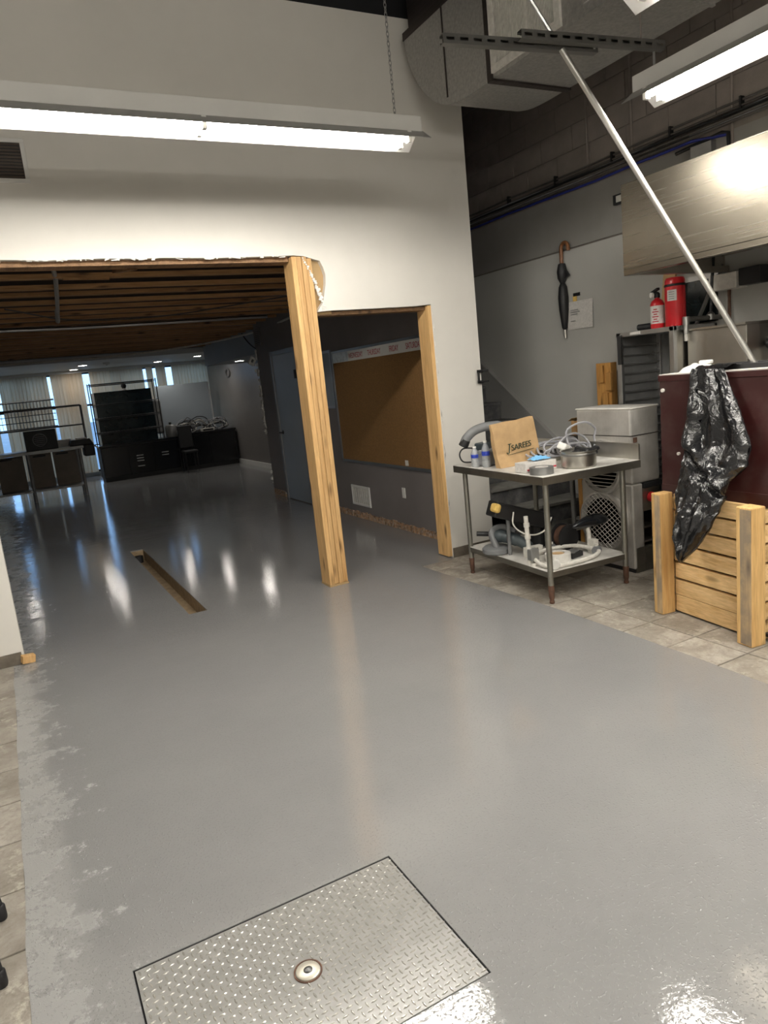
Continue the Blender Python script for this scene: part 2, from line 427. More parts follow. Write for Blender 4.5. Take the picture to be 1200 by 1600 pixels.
# paint coat, one skin with a slightly wandering edge
def edge_r(y): return 3.15 - 0.085 * max(0, (y - 3.7)) / 1.66 - 0.02 * max(0, 3.0 - y) + 0.012 * noise.noise((y * 2.1, 0, 0)) + 0.006 * noise.noise((y * 9, 3, 0))
def edge_l(y): return -0.232 + 0.008 * noise.noise((y * 3.1, 7, 0)) + 0.004 * noise.noise((y * 11, 3, 5))
pc = MB(); vs = {}
def V(x, y):
    k = (round(x, 4), round(y, 4))
    if k not in vs: vs[k] = pc.bm.verts.new((x, y, 0))
    return vs[k]
ys = sorted(set([-4, HY0, HY1] + [round(-3.8 + 0.2 * i, 3) for i in range(46)] + [5.36]))
ys = [y for y in ys if y <= 5.36]
for y0, y1 in zip(ys, ys[1:]):
    xa = [edge_l(y0), HX0, HX1, TX0, TX1, edge_r(y0)]; xb = [edge_l(y1), HX0, HX1, TX0, TX1, edge_r(y1)]
    for i in range(5):
        if inhole((xa[i] + xa[i + 1]) / 2, (y0 + y1) / 2): continue
        pc.bm.faces.new((V(xa[i], y0), V(xa[i + 1], y0), V(xb[i + 1], y1), V(xb[i], y1)))
xs2 = [-4, edge_l(5.36), HX0, HX1, TX0, TX1, edge_r(5.36), 3.43, 4.95]
ys2 = [5.36, YW, TY0, TY1, 19.0]
for i in range(len(xs2) - 1):
    for j in range(4):
        cx, cy = (xs2[i] + xs2[i + 1]) / 2, (ys2[j] + ys2[j + 1]) / 2
        if inhole(cx, cy): continue
        if j == 0 and (i == 0 or i >= 7): continue
        if j >= 1 and cy < YB and (cx < -0.2 or cx > 3.43): continue
        pc.bm.faces.new((V(xs2[i], ys2[j]), V(xs2[i + 1], ys2[j]), V(xs2[i + 1], ys2[j + 1]), V(xs2[i], ys2[j + 1])))
ext = bmesh.ops.extrude_face_region(pc.bm, geom=list(pc.bm.faces))
bmesh.ops.translate(pc.bm, verts=[g for g in ext['geom'] if isinstance(g, bmesh.types.BMVert)], vec=(0, 0, -0.011))
pc.build('paint_coat', 'floor', floor)
# tiles (floor pieces)
tp = None; S_ = 0.34
def add_tile(x, y, sx=S_, sy=S_):
    global tp
    g = 0.004
    if sx == S_ and sy == S_:
        if tp is None:
            tp = MB().box((g, g, 0), (S_ - g, S_ - g, 0.0085)).build('tile', 'tile', floor, bevel=0.0015, seg=1); o = tp
        else: o = place(tp, 'tile', floor, (0, 0, 0))
        o.location = (x, y, -0.011 + R.uniform(0, 0.0012)); return
    MB().box((x + g, y + g, -0.011), (x + sx - g, y + sy - g, -0.0022)).build('tile', 'tile', floor)
for j in range(-3, 17):
    y = -0.0 + S_ * j + 0.02
    if y + S_ > 5.36 + 0.03: continue
    for i in range(6):
        x = 3.05 + S_ * i
        if x + S_ > 4.96: continue
        add_tile(x, y)
    if j > 2:
        for i in range(1, 4): add_tile(-0.225 - S_ * i, y)
for i in range(6): MB().box((3.054 + S_ * i, 5.124, -0.011), (3.05 + S_ * (i + 1) - 0.004 if i < 5 else 4.95, YW, -0.0022)).build('tile', 'tile', floor)
for i in range(1, 4): MB().box((-0.221 - S_ * i, 5.124, -0.011), (-0.229 - S_ * (i - 1), YW, -0.0022)).build('tile', 'tile', floor)
# trench through the slab
tr = MB()
tr.box((TX0 - 0.02, TY0 - 0.02, -0.17), (TX1 + 0.02, TY1 + 0.02, -0.13))
for a, b in (((TX0 - 0.02, TY0 - 0.02), (TX0, TY1 + 0.02)), ((TX1, TY0 - 0.02), (TX1 + 0.02, TY1 + 0.02)), ((TX0, TY0 - 0.02), (TX1, TY0)), ((TX0, TY1), (TX1, TY1 + 0.02))):
    tr.box((a[0], a[1], -0.13), (b[0], b[1], -0.0115))
tr.build('drain_trench', 'trench', floor)
MB().cyl((1.11, 8.50, -0.129), (1.11, 8.50, -0.05), 0.045, 16).build('drain_pipe', 'black', floor)

# partition wall (front) with its two openings and the torn crescent
NL, PR = -4.0, 3.90
out = [(NL, 0), (-0.156, 0), (-0.156, 2.688)]
for k in range(1, 12):
    x = -0.156 + (2.184 + 0.156) * k / 12
    out.append((x, 2.688 + 0.010 * noise.noise((x * 3.3, 1.3, 0)) + 0.004 * noise.noise((x * 13, 2, 0))))
out += [(2.20, 2.692), (2.285, 2.686), (2.36, 2.665), (2.425, 2.647), (2.447, 2.60), (2.462, 2.54), (2.455, 2.47), (2.436, 2.40), (2.415, 2.33), (2.385, 2.296), (2.362, 2.258)]
for k in range(1, 8):
    x = 2.362 + (3.42 - 2.362) * k / 8
    out.append((x, 2.262 + 0.005 * noise.noise((x * 5, 3, 0))))
out += [(3.425, 2.27), (3.432, 0), (PR, 0), (PR, 4.5), (NL, 4.5)]
wall_front = struct(MB().prism(out, 'y', YW, YB), 'wall_front', 'wall')
MB().box((2.362, 5.444, 2.24), (2.50, 5.47, 2.692)).build('exposed_drywall_paper', 'paper', wall_front)
# torn gypsum crumbs on the crescent edge
g = MB()
for k in range(26):
    t = k / 25; x = 2.285 + 0.095 * t + 0.04 * sin(t * 2); z = 2.67 - 0.40 * t
    g.obox((x + R.uniform(-.004, .008), YW + 0.004, z), (R.uniform(.012, .03) * (0.5 + t), 0.016, R.uniform(.008, .02)), (0, R.uniform(-.5, .5), 0))
tag(g.build('torn_gypsum', 'gypsum', wall_front), kind='stuff')
g = MB()
for k in range(60):
    x = R.uniform(-0.15, 2.18)
    g.obox((x, YW + R.uniform(0.0, 0.01), 2.69 + R.uniform(-0.012, 0.003)), (R.uniform(.01, .05), 0.012, R.uniform(.004, .014)), (0, R.uniform(-.3, .3), 0))
for k in range(34):
    z = R.uniform(0.5, 2.25)
    g.obox((3.436 + R.uniform(-0.003, 0.006), YW, z), (R.uniform(.004, .012), 0.010, R.uniform(.01, .05)), (0, R.uniform(-.2, .2), 0))
tag(g.build('ragged_edge', 'gypsum', wall_front), kind='stuff')
# wood lining of the openings
MB().box((3.392, YW + 0.006, 0.012), (3.432, YB, 2.262)).build('jamb_stud', 'post', wall_front, bevel=0.002)
MB().box((2.362, YW + 0.05, 2.23), (3.391, YB, 2.258)).build('header_plate', 'joisty', wall_front)
MB().box((-0.156, YW + 0.05, 2.652), (2.18, YB, 2.70)).build('header_plate', 'joisty', wall_front)
# base tiles of the partition
struct(MB().box((3.436, YW - 0.012, -0.002), (3.905, YW, 0.088)), 'baseboard_front', 'basetile', bevel=0.002)
struct(MB().box((-1.6, YW - 0.012, -0.002), (-0.17, YW, 0.085)), 'baseboard_left', 'basetile', bevel=0.002)
chip = tag(MB().obox((-0.135, 5.372, 0.032), (0.085, 0.05, 0.055), (0.1, 0.15, 0.3)).build('wood_offcut', 'post', None, bevel=0.004, offset=(-0.135, 5.372, 0)), 'small pale wood offcut at the foot of the opening edge', 'offcut')

# cork wall (side wall of the low room)
XC = 3.72
wall_side = struct(MB().box((XC, YB + 0.001, 0.075), (3.895, 9.6, 5.3)).box((XC, 9.6, 0.075), (3.895, 11.1, 3.2)), 'wall_side', 'mauve')
MB().box((XC + 0.02, YB + 0.002, 0.0), (3.88, 11.08, 0.075)).build('wall_plate', 'plyx', wall_side)
tb = MB()
n = 70
for k in range(n):
    y0 = 5.60 + (9.1 - 5.60) * k / n; y1 = y0 + (9.1 - 5.60) / n
    tb.box((XC - 0.004 - R.uniform(0, .008), y0, 0.002), (XC + 0.02, y1, 0.078 + R.uniform(-.02, .012)))
tag(tb.build('torn_wall_base', 'tornbase', wall_side), kind='stuff')
MB().box((XC - 0.003, 10.58, 0.0), (XC + 0.02, 11.1, 0.09)).build('wall_base', 'tornbase', wall_side)
MB().box((XC + 0.03, 11.1, 0.0), (3.86, 11.14, 2.68)).build('end_stud', 'plyx', wall_side)
g = MB()
for k in range(60):
    z = R.choice([R.uniform(1.2, 2.3), R.uniform(0.9, 1.8), R.uniform(0.1, 2.3)])
    g.obox((XC + R.uniform(-0.01, 0.03), 11.12 + R.uniform(-.02, .03), z), (R.uniform(.02, .05), R.uniform(.02, .06), R.uniform(.03, .10)), (R.uniform(-.5, .5), R.uniform(-.5, .5), 0))
tag(g.build('torn_plaster', 'gypsum', wall_side), kind='stuff')

# right wall with block courses
XR = 4.95
wall_right = struct(MB().box((XR, -4, 0), (XR + 0.15, 19.1, 5.7)), 'wall_right', 'mortar')
bp = None
for c in range(11):
    z = 3.315 + 0.2085 * c
    for k in range(17):
        y = 1.2 + 0.42 * k + (0.21 if c % 2 else 0)
        if bp is None:
            bp = MB().box((-0.012, 0.003, 0.003), (0.0, 0.417, 0.2055)).build('block', 'darkblock', wall_right, bevel=0.002, seg=1); o = bp
        else: o = place(bp, 'block', wall_right, (0, 0, 0))
        o.location = (XR, y, z)
MB().box((XR - 0.012, -4, 3.12), (XR, 10.5, 3.313)).build('block_course', 'darkblock', wall_right)
MB().box((XR - 0.013, -1.0, 2.70), (XR, 10.5, 3.175)).build('drywall_sheet', 'drywall', wall_right)
MB().box((XR - 0.020, -1.0, 0.0), (XR, 10.5, 2.683)).build('wall_panel', 'panel', wall_right, bevel=0.001)
MB().box((XR - 0.018, 11.0, 0.0), (XR, 19.0, 2.42)).build('wall_panel', 'taupepanel', wall_right)
struct(MB().box((XR - 0.05, 14.0, 0.0), (XR - 0.018, 17.0, 0.10)), 'baseboard_right', 'white')
for y, z0, z1 in ((5.0, 3.30, 5.6), (4.50, 3.18, 5.6), (3.585, 3.02, 5.6)):
    MB().cyl((XR - 0.02, y, z0), (XR - 0.02, y, z1), 0.011, 8).build('wall_conduit', 'darkblock', wall_right, smooth=True)
# other shell walls
struct(MB().box((-4.15, -4, 0), (-4.0, 19.1, 5.7)), 'wall_left', 'wall')
struct(MB().box((-4.15, -4.15, 0), (5.1, -4.0, 5.7)), 'wall_back', 'wall')
struct(MB().box((-4.15, -4.15, 5.6), (5.1, 5.8, 5.75)), 'ceiling', 'deck')
struct(MB().box((-4.15, YB, 4.5), (5.1, 5.7, 5.7)), 'trim_1', 'deck')
struct(MB().box((3.905, 9.6, 0), (4.949, 9.75, 5.7)), 'wall_stair', 'mauve')
struct(MB().box((3.905, 5.7, 4.9), (4.949, 9.75, 5.05)), 'trim_2', 'deck')

# low room ceiling: joists under a subfloor
ZJ = 2.70
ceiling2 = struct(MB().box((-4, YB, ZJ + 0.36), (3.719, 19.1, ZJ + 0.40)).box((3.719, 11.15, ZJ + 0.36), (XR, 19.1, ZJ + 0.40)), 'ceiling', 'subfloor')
jp = None
for k in range(21):
    y = 5.78 + 0.468 * k
    xr = XC - 0.002 if y < 11.1 else 3.99
    if y < 11.1:
        if jp is None:
            jp = MB().box((-4, 0, ZJ), (xr, 0.076, ZJ + 0.036)).build('joist', 'plyx', ceiling2); o = jp
        else: o = place(jp, 'joist', ceiling2, (0, 0, 0))
        o.location = (0, y, R.uniform(-.006, .006))
    else:
        MB().box((-4, y, ZJ), (xr, y + 0.076, ZJ + 0.036)).build('joist', 'plyx', ceiling2)
MB().obox((1.04, 6.02, ZJ + 0.02), (0.06, 0.46, 0.03), (0.12, 0, 0.12)).build('strapping', 'joisty', ceiling2)
MB().obox((0.78, 6.25, ZJ - 0.004), (0.35, 0.02, 0.02), (0, 0, 0.1)).build('strapping', 'plyx', ceiling2)
MB().box((2.05, 5.70, ZJ + 0.02), (2.18, 5.775, ZJ + 0.2)).build('metal_hanger', 'black', ceiling2)
h = MB(); h.tube([(0.52, 5.95, 2.90), (0.56, 6.3, 2.70), (0.60, 6.9, 2.66), (0.66, 7.8, 2.64)], 0.018, 8); h.cyl((0.66, 7.85, 2.66), (0.67, 8.1, 2.58), 0.022, 8)
h.build('pipe_stub', 'galv', ceiling2, smooth=True)
MB().tube([(-0.6, 9.25, 2.65), (0.15, 9.28, 2.64), (0.94, 9.4, 2.64), (1.87, 9.42, 2.645), (3.4, 9.5, 2.66)], 0.022, 8).build('water_pipe', 'alu', ceiling2, smooth=True)
MB().tube(catmull([(3.69, 9.25, 2.62), (3.75, 11.3, 2.60), (3.3, 13.2, 2.60), (2.2, 14.2, 2.58), (0.8, 14.8, 2.60), (-0.3, 15.1, 2.62)]), 0.016, 6).build('ceiling_cable', 'whitedirty', ceiling2, smooth=True)
MB().tube(catmull([(0.2, 7.6, 2.66), (0.9, 8.6, 2.64), (1.9, 8.9, 2.67), (2.7, 8.2, 2.69), (3.3, 7.4, 2.69)]), 0.008, 6).build('ceiling_cable', 'duskwire', ceiling2, smooth=True)
MB().tube(catmull([(4.0, 12.6, 2.70), (4.0, 12.3, 2.52), (4.0, 11.9, 2.38), (3.98, 11.4, 2.36), (3.9, 11.15, 2.42)]), 0.012, 6).build('ceiling_cable', 'black', ceiling2, smooth=True)
# far soffit and the right bulkhead
soffit = struct(MB().box((-4, 15.45, 2.60), (4.0, 19.0, 2.70)).box((4.0, 15.45, 2.60), (XR, 19.0, 2.70)), 'trim_3', 'soffit')
bulk = struct(MB().box((4.0, 11.15, 2.30), (XR, 15.4, 2.93)), 'trim_4', 'bluewall')

# far wall of glazing
wall_far = struct(MB().box((-4, 19.0, 0), (5.1, 19.1, 0.10)).box((-4, 19.0, 2.55), (5.1, 19.1, 3.0)), 'wall_far', 'bluewall')
win = tag(bpy.data.objects.new('window_1', None), kind='structure'); COL.objects.link(win); win.location = (0, 19.05, 0); ROOT_LOC['window_1'] = Vector((0, 19.05, 0))
fr = MB()
mx = [-4 + 1.12 * k for k in range(9)]
for x in mx: fr.box((x - 0.03, 19.02, 0.1), (x + 0.03, 19.08, 2.55))
for z in (0.125, 0.75, 1.75, 2.525): fr.box((-4, 19.025, z - 0.025), (5.0, 19.075, z + 0.025))
fr.build('window_frame', 'black', win)
for a, b in zip(mx, mx[1:]):
    MB().box((a + 0.03, 19.045, 0.15), (b - 0.03, 19.055, 2.5)).build('pane', 'pane', win)
struct(MB().box((-40, 19.1, -0.25), (45, 90, -0.05)), 'ground', 'asphalt')

# ---- vertical blinds in front of the glazing
blind = thing('vertical_blind', 'beige vertical blinds closed across the far windows with narrow gaps', 'blind', (0, 18.86, 2.56))
MB().box((-3.9, 18.82, 2.53), (4.9, 18.90, 2.598)).build('head_rail', 'white', blind)
gaps = [(0.03, 1.95, 0.05, 'l'), (1.13, 2.6, 1.3, ''), (2.0, 2.3, 0.0, ''), (3.33, 2.6, 0, ''), (3.57, 2.6, 0, ''), (4.1, 2.6, 0, '')]
sl = None
GX = {-0.03, }
def gap_here(x):
    for gx, w in ((-0.02, 0.10), (1.155, 0.09), (1.99, 0.16), (3.335, 0.07), (3.56, 0.08), (3.93, 0.13)):
        if abs(x - gx) < w / 2: return True
    return False
x = -3.85; k = 0
while x < 4.94:
    if not gap_here(x):
        if sl is None:
            def f(u, v): return Vector(((u - 0.5) * 0.088, 0.006 * cos((u - 0.5) * 3.0), -2.42 * v))
            sl = MB().grid(f, 3, 1).build('blind_slat', 'blind', blind, smooth=True, offset=(0, 0, 0)); o = sl
        else: o = place(sl, 'blind_slat', blind, (0, 0, 0))
        o.location = (x, R.uniform(-.008, .008), -0.03); o.rotation_euler = (0, R.uniform(-.004, .004), R.uniform(-.32, .22))
    x += 0.079; k += 1

# ================================================================== WALL FITTINGS
def vent(name, label, cat, plane, c, w, h, n, vertical=False, back='black', fm='white', lm='white'):
    root = thing(name, label, cat, c)
    cx, cy, cz = c; b = 0.026
    def bx(u0, u1, z0, z1, d0, d1):
        if plane == 'y': return MB().box((cx + u0, cy - d1, cz + z0), (cx + u1, cy - d0, cz + z1))
        return MB().box((cx - d1, cy + u0, cz + z0), (cx - d0, cy + u1, cz + z1))
    f = MB()
    for (u0, u1, z0, z1) in ((-w / 2, w / 2, h / 2 - b, h / 2), (-w / 2, w / 2, -h / 2, -h / 2 + b), (-w / 2, -w / 2 + b, -h / 2 + b, h / 2 - b), (w / 2 - b, w / 2, -h / 2 + b, h / 2 - b)):
        if plane == 'y': f.box((cx + u0, cy - 0.012, cz + z0), (cx + u1, cy, cz + z1))
        else: f.box((cx - 0.012, cy + u0, cz + z0), (cx, cy + u1, cz + z1))
    f.build('frame', fm, root, bevel=0.002)
    bx(-w / 2 + b, w / 2 - b, -h / 2 + b, h / 2 - b, 0.0, 0.003).build('backing', back, root)
    for k in range(n):
        t = (k + 0.5) / n
        if vertical:
            u = -w / 2 + b + (w - 2 * b) * t; q = (w - 2 * b) / n * 0.32
            bx(u - q, u + q, -h / 2 + b, h / 2 - b, 0.003, 0.009).build('louver', lm, root)
        else:
            z = -h / 2 + b + (h - 2 * b) * t; q = (h - 2 * b) / n * 0.28
            bx(-w / 2 + b, w / 2 - b, z - q, z + q, 0.003, 0.009).build('louver', lm, root)
    return root
vent('air_grille', 'white framed supply grille high on white wall with brown slots', 'vent', 'y', (0.30, YW, 3.30), 0.27, 0.27, 11, lm='louverbrown', back='black')
vent('return_grille', 'white return air grille low on taupe wall', 'vent', 'x', (XC, 7.82, 0.29), 0.50, 0.25, 8, True, lm='whitedirty', back='greymetal')
vent('dark_grille', 'dark painted grille high on taupe wall beyond the grey door', 'vent', 'x', (XC, 10.95, 2.50), 0.30, 0.28, 8, lm='mauve', fm='mauve')
t = thing('wall_outlet', 'white outlet plate on taupe wall below corkboard', 'outlet', (XC, 6.73, 0.43))
MB().box((XC - 0.008, 6.695, 0.372), (XC, 6.765, 0.488)).build('plate', 'whiteplastic', t, bevel=0.003)
for z in (0.405, 0.455): MB().box((XC - 0.011, 6.713, z - 0.014), (XC - 0.008, 6.747, z + 0.014)).build('socket', 'whiteplastic', t)

# corkboard with aluminium frame and weekday strip
t = thing('corkboard', 'large brown corkboard with aluminium frame and weekday strip on taupe wall', 'board', (XC, 6.9, 0.72))
MB().box((XC - 0.012, 5.66, 0.735), (XC, 8.19, 1.92)).build('cork_panel', 'cork', t)
f = MB()
f.box((XC - 0.022, 5.63, 0.705), (XC, 8.21, 0.735)).box((XC - 0.022, 5.63, 2.035), (XC, 8.21, 2.062)).box((XC - 0.022, 8.19, 0.735), (XC, 8.215, 2.035)).box((XC - 0.022, 5.63, 0.735), (XC, 5.655, 2.035))
f.build('frame', 'alu', t)
MB().box((XC - 0.014, 5.66, 1.92), (XC, 8.19, 2.035)).build('weekday_strip', 'whiteplastic', t)
for s, y in (('WEDNESDAY', 7.545), ('THURSDAY', 7.08), ('FRIDAY', 6.63), ('SATURDAY', 6.22), ('SUNDAY', 5.80)):
    text('weekday_lettering', s, 0.085, 'redink', t, (XC - 0.0145, y, 1.975), (radians(90), 0, radians(-90)), sx=0.72 if len(s) > 6 else 0.7)
MB().box((XC - 0.017, 7.75, 1.925), (XC - 0.014, 8.18, 2.03)).build('glare_patch', 'paintedglare', t)  # pale patch standing in for window glare on the weekday strip
MB().box((XC - 0.004, 6.55, 0.742), (XC - 0.0125, 6.62, 0.80)).build('paper_scrap', 'gypsum', t)
t = thing('whiteboard', 'narrow whiteboard with grey frame beside the corkboard', 'board', (XC, 8.6, 1.36))
MB().box((XC - 0.014, 8.28, 1.40), (XC, 9.0, 2.06)).build('panel', 'board', t)
f = MB()
f.box((XC - 0.02, 8.25, 1.37), (XC, 9.03, 1.40)).box((XC - 0.02, 8.25, 2.06), (XC, 9.03, 2.09)).box((XC - 0.02, 8.25, 1.40), (XC, 8.28, 2.06)).box((XC - 0.02, 9.0, 1.40), (XC, 9.03, 2.06))
f.build('frame', 'alu', t)

# door in the cork wall
door = struct(MB().box((XC - 0.022, 9.42, 0.012), (XC - 0.002, 10.36, 2.17)), 'door_1', 'door', bevel=0.003)
f = MB(); f.box((XC - 0.035, 10.36, 0), (XC - 0.001, 10.42, 2.23)).box((XC - 0.035, 9.36, 0), (XC - 0.001, 9.42, 2.23)).box((XC - 0.035, 9.42, 2.17), (XC - 0.001, 10.36, 2.23))
f.build('door_frame', 'greymetal', door, bevel=0.002)
hd = MB(); hd.cyl((XC - 0.021, 10.27, 1.03), (XC - 0.028, 10.27, 1.03), 0.03, 16).cyl((XC - 0.028, 10.27, 1.03), (XC - 0.075, 10.27, 1.03), 0.011, 10).obox((XC - 0.075, 10.215, 1.03), (0.018, 0.13, 0.02))
hd.build('door_handle', 'black', door, bevel=0.002)
MB().box((XC - 0.05, 9.415, 1.80), (XC - 0.022, 9.47, 1.92)).build('hinge', 'black', door)

# handle at end of partition wall
t = thing('pull_handle', 'black U shaped pull handle on end of white wall', 'handle', (3.86, YW, 1.6))
h = MB(); h.box((3.832, YW - 0.05, 1.555), (3.850, YW - 0.035, 1.668)).box((3.832, YW - 0.05, 1.650), (3.95, YW - 0.035, 1.668)).box((3.832, YW - 0.05, 1.555), (3.95, YW - 0.035, 1.573))
h.build('bar', 'black', t, bevel=0.003)
MB().box((3.855, YW - 0.036, 1.645), (3.895, YW, 1.672)).build('bracket', 'black', t); MB().box((3.855, YW - 0.036, 1.55), (3.895, YW, 1.577)).build('bracket', 'black', t)

# wooden post: four laminated studs
t = thing('support_post', 'tall pine post of laminated studs between the two wall openings', 'post', (2.27, 5.49, 0))
w = (2.358 - 2.186) / 4
for k in range(4):
    x0 = 2.186 + w * k
    MB().box((x0 + 0.0010, YW + (0.0, 0.006, 0.002, 0.007)[k], 0.016 + 0.002 * (k % 2)), (x0 + w - 0.0010, YB - R.uniform(0, .004), 2.684 - 0.014 * (k == 3))).build('stud', 'post', t, bevel=0.0045)
MB().box((2.184, YW - 0.001, 0.001), (2.36, YB, 0.016)).build('sill_pad', 'paper', t)

# ================================================================== LIGHTS
def fixture(label, axis, c0, length, zt, tubes_per_row, tubelen, chains=(), group=None, bare=False):
    """strip channel at zt, two rows of tubes under it. c0 = start (x,y)."""
    root = thing('fluorescent_light', label, 'light', (c0[0], c0[1], zt), group)
    def P(a, w, z): return (c0[0] + a, c0[1] + w, z) if axis == 'x' else (c0[0] + w, c0[1] + a, z)
    def bx(a0, a1, w0, w1, z0, z1):
        p, q = P(a0, w0, z0), P(a1, w1, z1)
        return MB().box(tuple(min(i, j) for i, j in zip(p, q)), tuple(max(i, j) for i, j in zip(p, q)))
    s = 1 if length > 0 else -1
    L = length
    bx(0, L, -0.055, 0.055, zt - 0.087, zt).build('channel', 'white', root, bevel=0.003)
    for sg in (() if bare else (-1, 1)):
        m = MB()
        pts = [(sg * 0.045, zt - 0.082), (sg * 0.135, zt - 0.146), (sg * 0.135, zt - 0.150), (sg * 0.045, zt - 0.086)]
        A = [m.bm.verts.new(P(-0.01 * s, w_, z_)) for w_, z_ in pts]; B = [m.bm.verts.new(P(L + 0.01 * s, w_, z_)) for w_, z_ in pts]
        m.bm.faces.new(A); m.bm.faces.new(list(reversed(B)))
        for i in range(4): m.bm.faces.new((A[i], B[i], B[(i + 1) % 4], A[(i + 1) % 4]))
        m.build('reflector', 'reflectorshade', root)
    zt2 = zt - 0.134
    for r_ in (-1, 1):
        for k in range(tubes_per_row):
            a0 = s * (abs(L) - 0.10 - tubelen * (k + 1)) if s > 0 else s * (0.10 + tubelen * k)
            a1 = a0 + s * (tubelen) if s > 0 else a0 - tubelen
            lo, hi = min(a0, a1) + 0.014, max(a0, a1) - 0.014
            if s > 0: pass
            MB().tube([P(lo, r_ * 0.055, zt2), P(hi, r_ * 0.055, zt2)], 0.019, 12).build('tube', 'tube', root, smooth=True)
    hold = []
    for k in range(tubes_per_row + 1):
        a = s * (abs(L) - 0.10 - tubelen * k) if s > 0 else s * (0.10 + tubelen * k)
        for r_ in (-1, 1):
            bx(a - 0.013, a + 0.013, r_ * 0.055 - 0.018, r_ * 0.055 + 0.018, zt2 - 0.024, zt - 0.092).build('lamp_holder', 'whiteplastic', root, bevel=0.003)
    for a, ztop in chains:
        m = MB(); z = zt; k = 0
        while z < ztop:
            u = Vector((1, 0, 0)) if k % 2 else Vector((0, 1, 0))
            c = Vector(P(a, 0, z + 0.014))
            m.tube([c + u * (0.008 * cos(q)) + Vector((0, 0, 0.018 * sin(q))) for q in [2 * pi * i / 8 for i in range(8)]], 0.0022, 4, True)
            z += 0.026; k += 1
        m.build('chain', 'greymetal', root)
    return root
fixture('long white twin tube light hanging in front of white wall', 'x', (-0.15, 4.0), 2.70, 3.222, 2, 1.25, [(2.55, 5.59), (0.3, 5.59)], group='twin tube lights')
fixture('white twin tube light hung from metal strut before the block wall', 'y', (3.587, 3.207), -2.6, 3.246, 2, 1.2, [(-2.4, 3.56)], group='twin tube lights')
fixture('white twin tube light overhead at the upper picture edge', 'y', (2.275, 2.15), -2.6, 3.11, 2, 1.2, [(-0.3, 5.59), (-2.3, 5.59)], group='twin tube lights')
fixture('added bare twin tube light, unseen behind the viewer, lifting the upper walls', 'x', (-1.0, -1.2), 2.70, 3.222, 2, 1.25, [(0.3, 5.59), (2.4, 5.59)], group='twin tube lights', bare=True)  # unseen fixture, left without reflectors to brighten the upper walls
fixture('second added bare tube light, unseen near the back wall, for upward fill', 'x', (-3.2, -2.6), 2.70, 3.4, 2, 1.25, [(0.3, 5.59), (2.4, 5.59)], group='twin tube lights', bare=True)  # another unseen fixture added for light on the upper walls

# metal strut with rod carrying the right fixture
t = thing('metal_strut', 'slotted zinc strut channel in two lapped lengths under the duct', 'strut', (2.95, 3.2, 3.35))
def channel(p, q, name, up):
    p, q = Vector(p), Vector(q); d = (q - p).normalized(); nrm = Vector((0, 0, 1)).cross(d); m = MB()
    def bar(o0, o1, z0, z1, a=0.0, b=None):
        b = (q - p).length if b is None else b
        vs = [m.bm.verts.new(p + d * t_ + nrm * o_ + Vector((0, 0, z_))) for z_ in (z0, z1) for t_, o_ in ((a, o0), (b, o0), (b, o1), (a, o1))]
        for f in ((3, 2, 1, 0), (4, 5, 6, 7), (0, 1, 5, 4), (1, 2, 6, 5), (2, 3, 7, 6), (3, 0, 4, 7)): m.bm.faces.new([vs[i] for i in f])
    L = (q - p).length
    # web facing the viewer with slots: rails above/below and ties between
    bar(-0.021, -0.018, 0.0, 0.013); bar(-0.021, -0.018, 0.028, 0.041)
    nn = int(L / 0.075)
    for k in range(nn + 1):
        a = k * L / nn - 0.014
        bar(-0.021, -0.018, 0.013, 0.028, max(0, a), min(L, a + 0.032))
    bar(-0.021, 0.021, -0.003, 0.0); bar(-0.021, 0.021, 0.041, 0.044)
    bar(0.018, 0.021, 0.0, 0.010); bar(0.018, 0.021, 0.031, 0.041)
    m.build(name, 'strut', t)
channel((2.305, 3.315, 3.33), (3.24, 3.19, 3.33), 'strut_length', 1)
channel((2.717, 3.20, 3.347), (3.652, 3.087, 3.347), 'strut_length', 1)
MB().tube([(3.605, 3.109, 3.246), (3.605, 3.109, 3.345)], 0.007, 8).build('hanger_rod', 'alu', t)
MB().tube([(3.50, 3.105, 3.39), (3.50, 3.105, 3.579)], 0.005, 8).build('hanger_rod', 'darkblock', t)
MB().tube([(2.957, 3.212, 3.395), (2.28, 3.39, 4.417), (2.28, 3.39, 5.59)], 0.012, 8).build('hanger_rod', 'alu', t)
# pole
t = thing('conduit_pole', 'pale metal pole leaning from maroon cabinet up to the strut', 'pole', (3.85, 2.66, 1.535))
MB().tube([(3.845, 2.66, 1.548), (2.984, 3.18, 3.32)], 0.0165, 14).build('pole_tube', 'pole', t, smooth=True)
MB().cyl((3.845, 2.66, 1.536), (3.845, 2.66, 1.556), 0.027, 14).build('pole_foot', 'strut', t)

# duct with elbow and return grille
t = thing('air_duct', 'galvanised air duct with rounded elbow end and grille under the ceiling', 'duct', (3.6, 4.2, 3.58))
DX0, DX1 = 3.29, 3.967
prof = [(5.246, 4.30), (5.232, 4.20), (5.205, 4.09), (5.15, 3.98), (5.069, 3.86), (4.94, 3.735), (4.799, 3.645), (4.615, 3.592), (4.417, 3.578), (4.191, 3.58)]
prof = [(v.y, v.z) for v in catmull([(0, a, b) for a, b in prof], 4)]
MB().prism(prof + [(4.191, 4.30)], 'x', DX0, DX1).build('elbow', 'galv', t, smooth=True)
MB().box((DX0, -3.9, 3.58), (DX1, 4.19, 4.30)).build('duct_run', 'galv', t)
MB().box((DX0 - 0.012, 4.165, 3.566), (DX1 + 0.012, 4.215, 4.31)).build('flange', 'darksteel', t)
MB().box((DX0 - 0.006, -3.9, 4.26), (DX1 + 0.006, 5.252, 4.315)).build('seam_flange', 'darksteel', t)
MB().box((DX0 + 0.05, 4.3, 4.315), (DX1 - 0.02, 5.24, 5.595)).build('riser', 'darksteel', t)  # upper duct coloured dark to stand in for the shadow on it
